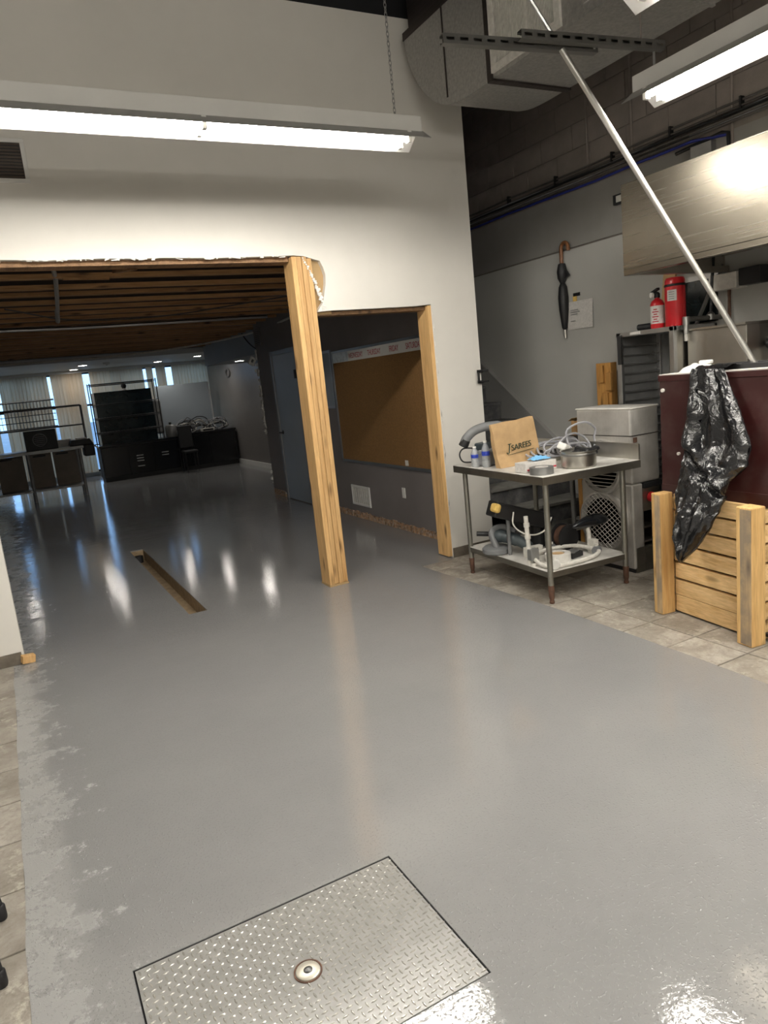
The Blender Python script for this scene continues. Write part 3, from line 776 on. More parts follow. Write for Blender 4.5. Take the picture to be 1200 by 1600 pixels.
MB().box((DX0 - 0.004, 4.70, 3.66), (DX0, 4.715, 4.26)).build('seam', 'darksteel', t)
for y in (3.0, 1.8, 0.6): MB().box((DX0 - 0.008, y - 0.012, 3.572), (DX1 + 0.008, y + 0.012, 4.305)).build('seam', 'galv', t)
gz0, gz1, gy0, gy1 = 3.605, 4.20, 3.49, 4.16
f = MB()
f.box((DX0 - 0.02, gy0, gz0), (DX0, gy1, gz0 + 0.045)).box((DX0 - 0.02, gy0, gz1 - 0.045), (DX0, gy1, gz1)).box((DX0 - 0.02, gy0, gz0 + 0.045), (DX0, gy0 + 0.05, gz1 - 0.045)).box((DX0 - 0.02, gy1 - 0.05, gz0 + 0.045), (DX0, gy1, gz1 - 0.045))
gf = f.build('grille_frame', 'whitedirty', t, bevel=0.002)
MB().box((DX0 - 0.012, 3.79, gz0 + 0.045), (DX0 - 0.002, 3.81, gz1 - 0.045)).build('grille_bar', 'whitedirty', gf)
MB().box((DX0 - 0.003, gy0 + 0.05, gz0 + 0.045), (DX0 - 0.001, gy1 - 0.05, gz1 - 0.045)).build('grille_backing', 'darkblock', gf)
fin = None
for k in range(40):
    y = gy0 + 0.06 + (gy1 - gy0 - 0.12) * k / 39
    if fin is None: fin = MB().box((-0.010, -0.0035, gz0 + 0.045 - 3.58), (-0.003, 0.0035, gz1 - 0.045 - 3.58)).build('grille_fin', 'whitedirty', gf, offset=(0, 0, 0)); o = fin
    else: o = place(fin, 'grille_fin', gf, (0, 0, 0))
    o.location = (DX0 - 3.6, y - 4.2, 0)

# wiring bundle on the right wall
WZ = lambda y: 3.225 + 0.02 * sin(y * 1.7)
for k, (dz, mat, r, lab) in enumerate(((0.115, 'duskwire', 0.009, 'uppermost dark wire of the wall bundle, running alone above it'), (0.075, 'duskwire', 0.008, 'second dark wire from the top of the wall bundle'), (0.055, 'cable', 0.006, 'thin grey wire within the dark wall bundle'), (0.036, 'duskwire', 0.010, 'thick dark wire in the middle of the wall bundle'), (0.018, 'cable', 0.006, 'lower thin grey wire of the wall bundle'), (0.0, 'duskwire', 0.011, 'lowest thick dark wire just above the blue cable'), (0.062, 'duskwire', 0.012, 'broad dark strand of the wall bundle under its second wire'), (0.028, 'duskwire', 0.013, 'broad dark strand low in the wall bundle'), (0.046, 'black', 0.010, 'black strand in the middle of the wall bundle'), (0.009, 'black', 0.011, 'black strand near the bottom of the wall bundle'), (-0.03, 'blue', 0.011, 'blue cable along the block wall under the dark wires'))):
    pts = []
    ye = 10.3 if mat != 'blue' else 10.3
    for i in range(47):
        y = -1.0 + (ye + 1.0) * i / 46
        if mat == 'blue' and y < 3.9: continue
        pts.append((XR - 0.028 - 0.012 * (k % 3), y, 3.222 + dz + 0.012 * noise.noise((y * 0.9, k * 3.1, 0)) + 0.006 * noise.noise((y * 3, k, 5))))
    if mat == 'blue': pts = [(XR - 0.03, 3.62, 3.15)] + pts
    tag(MB().tube(pts, r, 6).build('wall_wire' if mat != 'blue' else 'blue_cable', mat, None, smooth=True, offset=(XR - 0.03, 4, 3.22)), lab, 'wire', 'wires along the block wall')
cl = None
for y in (1.9, 2.8, 3.5, 4.1, 4.7, 5.4, 6.1):
    if cl is None: cl = MB().box((XR - 0.055, -0.007, 3.27), (XR - 0.013, 0.007, 3.36)).build('wire_clip', 'black', wall_right); o = cl
    else: o = place(cl, 'wire_clip', wall_right, (0, 0, 0))
    o.location = (0, y, 0)
t = thing('junction_box', 'grey junction box with dark bent conduit on wall above hood', 'box', (XR, 3.8, 3.07))
MB().box((XR - 0.07, 3.72, 2.98), (XR - 0.014, 3.90, 3.145)).build('box_body', 'alu', t, bevel=0.003)
MB().tube([(XR - 0.03, 4.06, 3.15), (XR - 0.03, 3.66, 3.175), (XR - 0.03, 3.61, 3.16), (XR - 0.03, 3.60, 3.0)], 0.014, 8).build('conduit', 'black', t, smooth=True)
t = thing('cable_clamp_plate', 'small dark switch box on wall above hood corner', 'box', (XR, 4.63, 2.95))
MB().box((XR - 0.05, 4.56, 2.93), (XR - 0.013, 4.70, 3.01)).build('box_body', 'black', t, bevel=0.003); MB().box((XR - 0.055, 4.60, 2.945), (XR - 0.05, 4.66, 2.995)).build('cover', 'whitedirty', t)

# umbrella hanging on the panel top edge
t = thing('umbrella', 'furled black umbrella with curved cane handle hooked on wall panel', 'umbrella', (XR - 0.05, 5.35, 2.3))
ux = XR - 0.055; uy = 5.36
hk = [(ux, uy, 2.56)] + [(ux, uy, 2.66)] + [(ux, uy - 0.048 + 0.048 * cos(a), 2.70 + 0.055 * sin(a)) for a in [pi * i / 8 for i in range(9)]] + [(ux, uy - 0.096, 2.675)]
MB().tube(hk, 0.017, 10).build('handle', 'handle', t, smooth=True)
MB().lathe((ux, uy, 0), [(0.004, 1.955), (0.026, 1.98), (0.046, 2.15), (0.050, 2.26), (0.040, 2.36), (0.022, 2.395), (0.045, 2.44), (0.050, 2.50), (0.034, 2.57), (0.018, 2.575)], 14).build('canopy', 'black', t, smooth=True)
MB().prism([(uy - 0.02, 2.42), (uy - 0.095, 2.455), (uy - 0.06, 2.50), (uy - 0.02, 2.54)], 'x', ux - 0.012, ux + 0.012).build('tie_flap', 'black', t)
MB().cyl((ux, uy, 1.885), (ux, uy, 1.965), 0.012, 10).build('ferrule', 'steelz', t)
# notice and note
t = thing('paper_notice', 'white paper notice pinned to wall panel beside umbrella', 'notice', (XR - 0.02, 5.18, 2.08))
def nf(u, v): return Vector((XR - 0.026 - 0.012 * (1 - v) * (0.4 + 0.6 * u), 5.345 - 0.335 * u, 1.955 + 0.255 * v))
MB().grid(nf, 6, 6).build('sheet', 'label', t, smooth=True)
for k, (w_, z) in enumerate(((0.10, 2.13), (0.12, 2.11), (0.09, 2.09), (0.06, 2.03))):
    MB().box((XR - 0.041, 5.29 - w_, z), (XR - 0.0385, 5.29, z + 0.004)).build('printed_line', 'grey', t)
t = thing('sticky_note', 'small yellow sticky note above the white paper notice', 'note', (XR - 0.022, 5.24, 2.27))
MB().box((XR - 0.025, 5.215, 2.195), (XR - 0.0215, 5.265, 2.265)).build('note', 'yellow', t); MB().box((XR - 0.03, 5.17, 2.255), (XR - 0.0215, 5.255, 2.285)).build('tape', 'black', t)

# ================================================================== STAIRS
t = thing('staircase', 'dark dusty staircase with pale skirt board rising behind white wall', 'stairs', (4.43, 4.84, 0))
for k in range(1, 15):
    y = 4.60 + 0.26 * k; z = 0.185 * k
    MB().box((3.915, y + 0.02, z - 0.185), (4.885, y + 0.035, z - 0.03)).build('riser', 'stair', t)
    MB().box((3.912, y, z - 0.03), (4.885, y + 0.295, z)).build('tread', 'stairdust' if k < 5 else 'stair', t, bevel=0.004)
sk = [(4.60, 0.02), (4.60, 0.13), (9.3, 0.13 + 4.7 * 0.7115), (9.3, 0.02 + 4.7 * 0.7115 - 0.30), (4.9, 0.0)]
MB().prism([(4.62, 0.0), (4.62, 0.19), (8.5, 0.19 + 3.88 * 0.7115), (8.5, -0.12 + 3.88 * 0.7115), (4.9, 0.0)], 'x', 4.888, 4.929).build('skirt_board', 'skirt', t)
MB().prism([(4.62, 0.19), (4.62, 0.225), (8.5, 0.225 + 3.88 * 0.7115), (8.5, 0.19 + 3.88 * 0.7115)], 'x', 4.878, 4.929).build('skirt_cap', 'skirt', t)
MB().box((3.908, 4.93, 0.0), (3.935, 5.39, 0.20)).build('side_board', 'stair', t)

# ================================================================== HATCH
t = thing('floor_hatch', 'steel tread plate floor hatch set in the grey painted floor', 'hatch', (0.5, 1.79, 0))
MB().box((HX0 + 0.006, HY0 + 0.006, -0.018), (HX1 - 0.006, HY1 - 0.006, -0.002)).build('plate', 'hatch', t)
MB().box((HX0, HY0, -0.05), (HX1, HY1, -0.03)).build('pit_liner', 'black', t)
e = MB()
for a, b in (((HX0, HY0), (HX1, HY0 + 0.002)), ((HX0, HY1 - 0.002), (HX1, HY1)), ((HX0, HY0), (HX0 + 0.002, HY1)), ((HX1 - 0.002, HY0), (HX1, HY1))): e.box((a[0], a[1], -0.03), (b[0], b[1], -0.0025))
e.build('rim', 'black', t)
lug = MB(); st = 0.0222
def add_lug(cx, cy, ang):
    L, W, H = 0.0128, 0.0040, 0.0024
    ca, sa = cos(ang), sin(ang)
    base = []
    for u, v in ((-1, 0), (-0.45, -0.85), (0.45, -0.85), (1, 0), (0.45, 0.85), (-0.45, 0.85)):
        base.append(lug.bm.verts.new((cx + u * L * ca - v * W * sa, cy + u * L * sa + v * W * ca, -0.0022)))
    top = [lug.bm.verts.new((cx + u * L * ca - v * W * sa, cy + u * L * sa + v * W * ca, -0.002 + H)) for u, v in ((-0.55, 0), (0, -0.32), (0.55, 0), (0, 0.32))]
    lug.bm.faces.new(top)
    for f_ in ((0, 1, 't1', 't0'), (1, 2, 't1'), (2, 3, 't2', 't1'), (3, 4, 't3', 't2'), (4, 5, 't3'), (5, 0, 't0', 't3')):
        lug.bm.faces.new([top[int(q[1])] if isinstance(q, str) else base[q] for q in f_])
i = 0; nx = int((HX1 - HX0 - 0.03) / st); ny = int((HY1 - HY0 - 0.03) / st)
for i in range(nx + 1):
    for j in range(ny + 1):
        x, y = HX0 + 0.018 + i * st, HY0 + 0.018 + j * st
        if (x - 0.507) ** 2 + (y - 1.788) ** 2 < 0.047 ** 2: continue
        add_lug(x, y, radians(8) if (i + j) % 2 else radians(98))
tag(lug.build('tread_pattern', 'lug', t), kind='stuff')
MB().lathe((0.507, 1.788, 0), [(0.043, -0.004), (0.043, 0.001), (0.039, 0.001), (0.037, -0.006), (0.01, -0.006)], 28).build('plug_rim', 'rust', t, smooth=True)
MB().lathe((0.507, 1.788, 0), [(0.036, -0.006), (0.036, 0.002), (0.033, 0.0045), (0.014, 0.0045), (0.012, 0.001), (0.002, 0.001)], 28).build('lifting_plug', 'brass', t, smooth=True)
MB().lathe((0.507, 1.788, 0), [(0.0125, 0.0), (0.0125, 0.005), (0.009, 0.007), (0.002, 0.0065)], 12).build('plug_bolt', 'bolt', t, smooth=True)

# stool whose foot stands on the tile strip
t = thing('black_stool', 'black stool with one rubber foot on the tile strip', 'stool', (-0.47, 2.62, 0))
for sx, sy in ((1, 1), (1, -1), (-1, 1), (-1, -1)):
    fx, fy = -0.47 + 0.165 * sx, 2.44 + 0.165 * sy
    lg = MB().tube([(fx, fy, 0.045), (-0.47 + 0.10 * sx, 2.44 + 0.10 * sy, 0.66)], 0.013, 10).build('leg', 'black', t, smooth=True)
    MB().lathe((fx, fy, 0), [(0.017, 0.0), (0.019, 0.01), (0.018, 0.05), (0.014, 0.055)], 12).build('foot', 'black', lg, smooth=True)
MB().lathe((-0.47, 2.44, 0), [(0.15, 0.655), (0.165, 0.67), (0.165, 0.70), (0.14, 0.715), (0.01, 0.715)], 24).build('seat', 'black', t, smooth=True)
MB().tube([(-0.47 + 0.135 * cos(a), 2.44 + 0.135 * sin(a), 0.33) for a in [2 * pi * i / 20 for i in range(20)]], 0.008, 6, True).build('footring', 'black', t, smooth=True)

# ================================================================== WORK TABLE
TA = radians(-3.2); TO = Vector((3.132, 3.722, 0))
def T(x, y, z): return TO + Vector((x * cos(TA) - y * sin(TA), x * sin(TA) + y * cos(TA), z))
def tbox(x0, y0, z0, x1, y1, z1):
    m = MB().box((x0, y0, z0), (x1, y1, z1))
    for v in m.bm.verts: v.co = T(*v.co)
    return m
table = thing('work_table', 'stainless steel work table with undershelf beside the white wall', 'table', T(0.43, 0.6, 0))
TW, TL, TH = 0.875, 1.19, 0.925
tbox(0, 0, TH - 0.004, TW, TL, TH).build('table_top', 'steeldust', table)
ap = MB()
for b_ in ((0, 0, TH - 0.058, TW, 0.004, TH - 0.004), (0, TL - 0.004, TH - 0.058, TW, TL, TH - 0.004), (0, 0.004, TH - 0.058, 0.004, TL - 0.004, TH - 0.004), (TW - 0.004, 0.004, TH - 0.058, TW, TL - 0.004, TH - 0.004)):
    ap.box(b_[:3], b_[3:])
for v in ap.bm.verts: v.co = T(*v.co)
ap.build('top_edge', 'steelold', table)
tbox(TW - 0.018, 0, TH, TW, TL, TH + 0.115).build('backsplash', 'steelx', table, bevel=0.002)
legs = ((0.065, 0.062), (0.065, TL - 0.07), (TW - 0.12, 0.062), (TW - 0.12, TL - 0.07))
for lx, ly in legs:
    p = T(lx, ly, 0)
    lg = MB().cyl((p.x, p.y, 0.12), (p.x, p.y, TH - 0.005), 0.0205, 16).build('leg', 'leg', table, smooth=True)
    MB().lathe((p.x, p.y, 0), [(0.012, 0.0), (0.018, 0.004), (0.018, 0.02), (0.014, 0.022), (0.020, 0.05), (0.0225, 0.13), (0.0205, 0.135)], 16).build('foot', 'rust', lg, smooth=True)
SZ = 0.235
tbox(0.05, 0.05, SZ - 0.004, TW - 0.105, TL - 0.055, SZ).build('undershelf', 'steeldust', table)
ap = MB()
for b_ in ((0.05, 0.05, SZ - 0.045, TW - 0.105, 0.054, SZ - 0.004), (0.05, 0.054, SZ - 0.045, 0.054, TL - 0.059, SZ - 0.004), (0.05, TL - 0.059, SZ - 0.045, TW - 0.105, TL - 0.055, SZ - 0.004), (TW - 0.109, 0.054, SZ - 0.045, TW - 0.105, TL - 0.059, SZ - 0.004)):
    ap.box(b_[:3], b_[3:])
for v in ap.bm.verts: v.co = T(*v.co)
ap.build('shelf_edge', 'steelold', table)
Z0 = TH
# paper bag
t = thing('paper_bag', 'brown paper shopping bag with printed name standing on work table', 'bag', (3.44, 4.40, Z0))
def pb(u, v):   # u around, v up
    w = 0.405 * (0.96 + 0.04 * min(1, v * 5)) * (1 - 0.01 * v); d = 0.06 * (1 - 0.6 * v)
    per = u * 4 % 4
    s_ = int(per); q = per - s_
    x, y = ((q - .5, -.5), (.5, q - .5), (.5 - q, .5), (-.5, .5 - q))[s_ % 4]
    p = Vector((3.447 + x * w - 0.058 * v, 4.335 + d / 2 + y * d + 0.005 * v, Z0 + 0.002 + (0.335 + 0.022 * (x + .5)) * v))
    nn = noise.noise_vector((p.x * 9, p.y * 9, p.z * 9)) * 0.016 + noise.noise_vector((p.x * 25, p.y * 25 + 3, p.z * 25)) * 0.006
    k = min(1, v * 6)
    return p + Vector((nn.x * 0.4, nn.y * (1.3 if v < 0.35 else 0.7), nn.z * 0.5)) * k
m = MB(); m.grid(pb, 48, 24)
bmesh.ops.remove_doubles(m.bm, verts=m.bm.verts, dist=0.0005)
m.build('bag_body', 'kraft', t, smooth=True)
text('bag_lettering', 'SAREES', 0.062, 'greenink', t, (3.458, 4.332, Z0 + 0.150), (radians(93), radians(-5), 0), 0.002, sx=0.98)
MB().tube(catmull([(3.347, 4.3315, Z0 + 0.176), (3.343, 4.3315, Z0 + 0.14), (3.338, 4.3315, Z0 + 0.112), (3.324, 4.3315, Z0 + 0.104), (3.316, 4.3315, Z0 + 0.114)]), 0.0042, 6).box((3.332, 4.330, Z0 + 0.173), (3.362, 4.334, Z0 + 0.179)).build('bag_lettering', 'greenink', t)
MB().obox((3.452, 4.332, Z0 + 0.105), (0.25, 0.003, 0.003), (0, radians(-5), 0)).build('bag_underline', 'greenink', t)
for x, z, a in ((3.255, 0.315, 1.2), (3.40, 0.318, -0.7)): MB().obox((x, 4.364, Z0 + z - 0.012), (0.030, 0.006, 0.007), (0, a, 0)).build('bag_mark', 'maroon', t)
# water bottles
def bottle(x, y, lab, h=1.0):
    t = thing('water_bottle', lab, 'bottle', (x, y, Z0), 'water bottles on the work table')
    MB().lathe((x, y, Z0), [(0.028, 0.0), (0.032, 0.008), (0.032, 0.05), (0.030, 0.055), (0.032, 0.06), (0.032, 0.135 * h), (0.022, 0.165 * h), (0.013, 0.185 * h), (0.013, 0.197 * h)], 18).build('bottle_body', 'plasticclear', t, smooth=True)
    MB().lathe((x, y, Z0), [(0.0325, 0.092 * h), (0.0328, 0.093 * h), (0.0328, 0.126 * h), (0.0325, 0.127 * h)], 18).build('bottle_label', 'bluelabel', t, smooth=True)
    MB().lathe((x, y, Z0), [(0.0145, 0.193 * h), (0.0145, 0.208 * h), (0.003, 0.209 * h)], 14).build('bottle_cap', 'whiteplastic', t, smooth=True)
bottle(3.262, 4.530, 'taller clear water bottle with blue label in front of paper bag', 1.0)
bottle(3.235, 4.640, 'shorter clear water bottle with blue label beside the table corner', 0.78)
# box of gloves, tape roll, pot
t = thing('tissue_box', 'small white box with pale blue tissue beside paper bag', 'box', (3.31, 4.03, Z0))
MB().obox((3.318, 4.01, Z0 + 0.036), (0.27, 0.13, 0.068), (0, 0, radians(-4))).build('carton', 'label', t, bevel=0.003)
MB().obox((3.318, 3.943, Z0 + 0.022), (0.25, 0.003, 0.012), (0, 0, radians(-4))).build('print_band', 'redink', t)
m = MB(); m.grid(lambda u, v: Vector((3.36 + (u - .5) * 0.16, 4.02 + (v - .5) * 0.09, Z0 + 0.078 + 0.022 * abs(noise.noise((u * 5, v * 5, 1))) + 0.016 * sin(u * pi) * sin(v * pi))), 10, 8)
m.build('tissue', 'bluetip', t, smooth=True)
t = thing('tape_roll', 'grey roll of duct tape at front corner of work table', 'tape', (3.232, 3.845, Z0))
MB().lathe((3.232, 3.845, Z0), [(0.046, 0.0), (0.083, 0.0), (0.083, 0.05), (0.046, 0.05), (0.046, 0.0)], 28).build('tape', 'greymetal', t, smooth=True)
MB().lathe((3.232, 3.845, Z0), [(0.041, 0.001), (0.0455, 0.001), (0.0455, 0.051), (0.041, 0.051), (0.041, 0.001)], 24).build('core', 'label', t, smooth=True)
t = thing('metal_pot', 'low round stainless pot with contents beside tape roll', 'pot', (3.575, 3.845, Z0))
MB().lathe((3.575, 3.845, Z0), [(0.112, 0.0), (0.124, 0.012), (0.124, 0.112), (0.131, 0.118), (0.131, 0.123), (0.120, 0.120), (0.118, 0.02), (0.01, 0.015)], 32).build('pot_body', 'steelx', t, smooth=True)
MB().lathe((3.575, 3.845, Z0), [(0.1252, 0.088), (0.1265, 0.09), (0.1265, 0.102), (0.1252, 0.104)], 32).build('pot_band', 'strut', t, smooth=True)
m = MB()
for k in range(9): m.obox((3.575 + R.uniform(-.08, .08), 3.845 + R.uniform(-.08, .08), Z0 + 0.108 + R.uniform(-.01, .018)), (R.uniform(.04, .09), R.uniform(.02, .05), 0.02), (R.uniform(-.5, .5), R.uniform(-.5, .5), R.uniform(0, 3)))
tag(m.build('pot_contents', 'black', t), kind='stuff')
t = thing('white_plug', 'white cable connector lying over the pot rim among cables', 'plug', (3.60, 4.03, Z0))
MB().obox((3.62, 4.045, Z0 + 0.128), (0.10, 0.07, 0.055), (0.4, 0.3, 0.5)).build('plug_body', 'whiteplastic', t, bevel=0.012); MB().cyl((3.63, 4.06, Z0 + 0.11), (3.70, 4.12, Z0 + 0.02), 0.009, 8).build('plug_tail', 'cable', t)
t = thing('wood_block', 'short dusty wood strip behind the white box on table', 'block', (3.47, 4.06, Z0))
MB().obox((3.56, 4.10, Z0 + 0.016), (0.22, 0.07, 0.03), (0, 0, 0.2)).build('strip', 'whitedirty', t, bevel=0.003); MB().obox((3.58, 4.10, Z0 + 0.042), (0.16, 0.055, 0.022), (0, 0, 0.25)).build('upper_strip', 'steelold', t, bevel=0.002)
# cable coil
t = thing('cable_coil', 'loose coil of grey cable heaped on work table behind pot', 'cable', (3.74, 4.22, Z0))
def loop(cx, cy, rx, rz, lean, ph, z0, n=26):
    out = []
    for i in range(n):
        a = 2 * pi * i / n
        x = cx + rx * cos(a); h = rz * (1 + sin(a))
        w = 0.03 * noise.noise((cos(a) * 1.3 + ph, sin(a) * 1.3, ph))
        out.append((x + w, cy + h * lean + 0.03 * sin(a * 2 + ph), z0 + h + w * 0.3))
    return out
for k, (cx, cy, rx, rz, ln) in enumerate((cx + 0.06, cy, rx if rz > 0.1 else min(rx, 3.955 - cx - 0.06 + 0.02), rz * 0.92, ln) for cx, cy, rx, rz, ln in ((3.71, 4.13, 0.22, 0.075, 0.5), (3.74, 4.16, 0.24, 0.085, 0.9), (3.72, 4.20, 0.25, 0.065, 1.3), (3.70, 4.24, 0.27, 0.055, 1.9), (3.76, 4.12, 0.20, 0.095, 0.35), (3.82, 4.10, 0.155, 0.135, 0.15), (3.68, 4.26, 0.25, 0.035, 2.4), (3.78, 4.20, 0.22, 0.045, 1.6), (3.70, 4.10, 0.22, 0.045, 1.0))):
    MB().tube(loop(cx, cy, rx, rz, ln, k * 1.7, Z0 + 0.012 + 0.004 * k), 0.0085, 6, True).build('cable_loop', 'cable', t, smooth=True)
MB().tube(catmull([(3.55, 4.42, Z0 + 0.03), (3.68, 4.48, Z0 + 0.07), (3.83, 4.42, Z0 + 0.03), (3.90, 4.28, Z0 + 0.02)]), 0.0085, 6).build('cable_end', 'cable', t, smooth=True)
m = MB()
for k in range(8): m.obox((3.70 + R.uniform(-.1, .12), 4.30 + R.uniform(-.1, .1), Z0 + 0.03 + R.uniform(0, .03)), (R.uniform(.06, .14), R.uniform(.05, .1), R.uniform(.03, .06)), (R.uniform(-.3, .3), R.uniform(-.3, .3), R.uniform(0, 3)))
tag(m.build('dark_tools', 'black', t), kind='stuff')
# hose tool behind the bag
t = thing('dust_hose_tool', 'grey grinder with curved dust hose behind the paper bag', 'tool', (3.33, 4.66, Z0))
MB().tube(catmull([(3.205, 4.73, Z0 + 0.195), (3.225, 4.71, Z0 + 0.235), (3.29, 4.68, Z0 + 0.285), (3.40, 4.64, Z0 + 0.305), (3.50, 4.62, Z0 + 0.285), (3.53, 4.62, Z0 + 0.16), (3.50, 4.64, Z0 + 0.05)]), 0.036, 12).build('hose', 'grey', t, smooth=True)
MB().cyl((3.195, 4.735, Z0 + 0.165), (3.215, 4.715, Z0 + 0.215), 0.04, 12, 0.036).build('hose_nozzle', 'black', t, smooth=True)
MB().obox((3.36, 4.60, Z0 + 0.065), (0.22, 0.13, 0.125), (0, 0, 0.2)).build('motor_body', 'grey', t, bevel=0.02)
MB().obox((3.33, 4.66, Z0 + 0.15), (0.10, 0.09, 0.06), (0, 0, 0.2)).build('battery_pack', 'bluegrey', t, bevel=0.01)
MB().tube(catmull([(3.27, 4.70, Z0 + 0.03), (3.19, 4.74, Z0 + 0.04), (3.165, 4.75, Z0 + 0.10), (3.20, 4.74, Z0 + 0.145), (3.28, 4.70, Z0 + 0.14)]), 0.006, 6).build('power_cord', 'black', t, smooth=True)

# --- undershelf things
def grinder():
    t = thing('angle_grinder', 'teal grey power sander with round guard on undershelf', 'tool', (3.32, 4.42, SZ))
    MB().lathe((3.275, 4.50, SZ), [(0.10, 0.0), (0.112, 0.01), (0.112, 0.04), (0.095, 0.055), (0.03, 0.06)], 24).build('disc_guard', 'grey', t, smooth=True)
    MB().tube(catmull([(3.275, 4.52, SZ + 0.13), (3.31, 4.45, SZ + 0.135), (3.37, 4.33, SZ + 0.105), (3.41, 4.24, SZ + 0.055)]), [0.055] * 8 + [0.05] * 8 + [0.042] * 8 + [0.035], 12).build('tool_body', 'bluegrey', t, smooth=True)
    MB().tube([(3.30, 4.55, SZ + 0.14), (3.18, 4.62, SZ + 0.155)], 0.02, 10).build('side_handle', 'black', t, smooth=True)
    MB().tube(catmull([(3.25, 4.46, SZ + 0.05), (3.24, 4.50, SZ + 0.17), (3.33, 4.49, SZ + 0.20), (3.40, 4.41, SZ + 0.16)]), 0.026, 10).build('dust_shroud', 'grey', t, smooth=True)
    MB().obox((3.30, 4.385, SZ + 0.125), (0.006, 0.05, 0.025), (0, 0, -0.45)).build('name_plate', 'redink', t)
grinder()
t = thing('wheeled_frame', 'white metal wheeled frame with black saddle seat on undershelf', 'scooter', (3.4, 4.0, SZ))
ring = catmull([(3.26, 4.03, SZ + .04), (3.225, 3.88, SZ + .022), (3.285, 3.805, SZ + .018), (3.43, 3.79, SZ + .018), (3.60, 3.79, SZ + .022), (3.715, 3.83, SZ + .036), (3.715, 3.93, SZ + .045), (3.69, 4.06, SZ + .045), (3.57, 4.13, SZ + .042), (3.40, 4.13, SZ + .042), (3.26, 4.03, SZ + .04)], 5)[:-1]
MB().tube(ring, 0.0155, 10, True).build('base_frame', 'whitedirty', t, smooth=True)
MB().tube([(3.238, 4.045, SZ + 0.001), (3.233, 4.055, SZ + 0.36)], 0.0165, 10).build('stem', 'whitedirty', t, smooth=True)
for z in (0.10, 0.19, 0.28): MB().cyl((3.238 - z * .013, 4.045 + z * .027, SZ + z), (3.238 - z * .013, 4.046 + z * .027, SZ + z + 0.03), 0.022, 10).build('stem_collar', 'whitedirty', t, smooth=True)
MB().obox((3.252, 4.02, SZ + 0.075), (0.075, 0.05, 0.085)).build('hinge_block', 'greymetal', t, bevel=0.006)
MB().obox((3.26, 4.00, SZ + 0.008), (0.12, 0.03, 0.014), (0, 0, 0.5)).build('foot_bar', 'whitedirty', t)
for k, (x, y) in enumerate(((3.265, 3.80), (3.72, 3.86), (3.55, 4.16))):
    MB().cyl((x - 0.014, y - 0.01, SZ + 0.036), (x + 0.014, y + 0.008, SZ + 0.036), 0.034, 16).build('caster_wheel', 'whiteplastic' if k == 0 else 'grey', t, smooth=True)
    MB().cyl((x, y, SZ + 0.04), (x + 0.004, y + 0.006, SZ + 0.085), 0.012, 8).build('caster_fork', 'whitedirty', t)
MB().tube([(3.735, 3.95, SZ + 0.02), (3.735, 3.95, SZ + 0.16), (3.725, 3.95, SZ + 0.20)], 0.017, 10).build('seat_post', 'whitedirty', t, smooth=True)
MB().obox((3.745, 3.92, SZ + 0.055), (0.05, 0.07, 0.11)).build('clamp_block', 'whitedirty', t, bevel=0.006)
def sad(u, v):
    a = 2 * pi * v; e = max(0.0, sin(pi * min(1, max(0, u)))) ** 0.45
    w = (0.028 + 0.055 * u ** 1.4) * e; h = (0.040 + 0.034 * u) * e
    return Vector((3.572 + 0.355 * u, 3.95 + w * cos(a), SZ + 0.222 + 0.028 * u - 0.02 * u * u + h * sin(a) * (1.0 if sin(a) > 0 else 0.55)))
m = MB(); m.grid(sad, 20, 20); bmesh.ops.remove_doubles(m.bm, verts=m.bm.verts, dist=0.0005)
m.build('saddle', 'blackgloss', t, smooth=True)
MB().tube([(3.62, 3.95, SZ + 0.20), (3.73, 3.95, SZ + 0.195), (3.86, 3.95, SZ + 0.215)], 0.006, 6).build('saddle_rail', 'steelz', t)
MB().tube(catmull([(3.16, 4.10, SZ + 0.40), (3.15, 4.10, SZ + 0.31), (3.20, 4.07, SZ + 0.242), (3.31, 4.06, SZ + 0.205), (3.41, 4.05, SZ + 0.23), (3.47, 4.05, SZ + 0.31)]), 0.006, 6).build('brake_cable', 'whitedirty', t, smooth=True)
t = thing('black_case', 'long black tool case with yellow foam end leaning on undershelf', 'case', (3.4, 4.35, SZ))
MB().obox((3.42, 4.36, SZ + 0.30), (0.52, 0.15, 0.12), (0, radians(20), radians(-8))).build('case_body', 'black', t, bevel=0.012)
MB().obox((3.175, 4.335, SZ + 0.40), (0.05, 0.10, 0.07), (0, radians(20), radians(-8))).build('foam_end', 'yellow', t, bevel=0.02)
MB().cyl((3.62, 4.41, SZ + 0.002), (3.62, 4.41, SZ + 0.20), 0.06, 14).build('case_stand', 'black', t); MB().cyl((3.30, 4.36, SZ + 0.002), (3.30, 4.36, SZ + 0.30), 0.015, 10).build('case_prop', 'grey', t)
t = thing('cable_drum', 'brown and black reel of cord standing on undershelf by saddle', 'reel', (3.72, 4.28, SZ))
MB().lathe((3.685, 4.16, SZ + 0.105), [(0.03, -0.05), (0.10, -0.05), (0.10, -0.04), (0.06, -0.035), (0.06, 0.035), (0.10, 0.04), (0.10, 0.05), (0.03, 0.05)], 20, 'y').build('reel_flanges', 'black', t, smooth=True)
MB().lathe((3.685, 4.16, SZ + 0.105), [(0.061, -0.033), (0.085, -0.03), (0.09, 0.0), (0.085, 0.03), (0.061, 0.033)], 20, 'y').build('wound_cord', 'rust', t, smooth=True)
t = thing('cream_tape_roll', 'cream roll lying flat inside the white wheeled frame', 'tape', (3.43, 3.98, SZ))
MB().lathe((3.44, 3.97, SZ), [(0.05, 0.0), (0.095, 0.0), (0.095, 0.055), (0.05, 0.055), (0.05, 0.0)], 24).build('roll', 'dusttop', t, smooth=True)
MB().lathe((3.44, 3.97, SZ), [(0.004, 0.002), (0.048, 0.002), (0.048, 0.05), (0.004, 0.05)], 18).build('core', 'kraft', t, smooth=True)
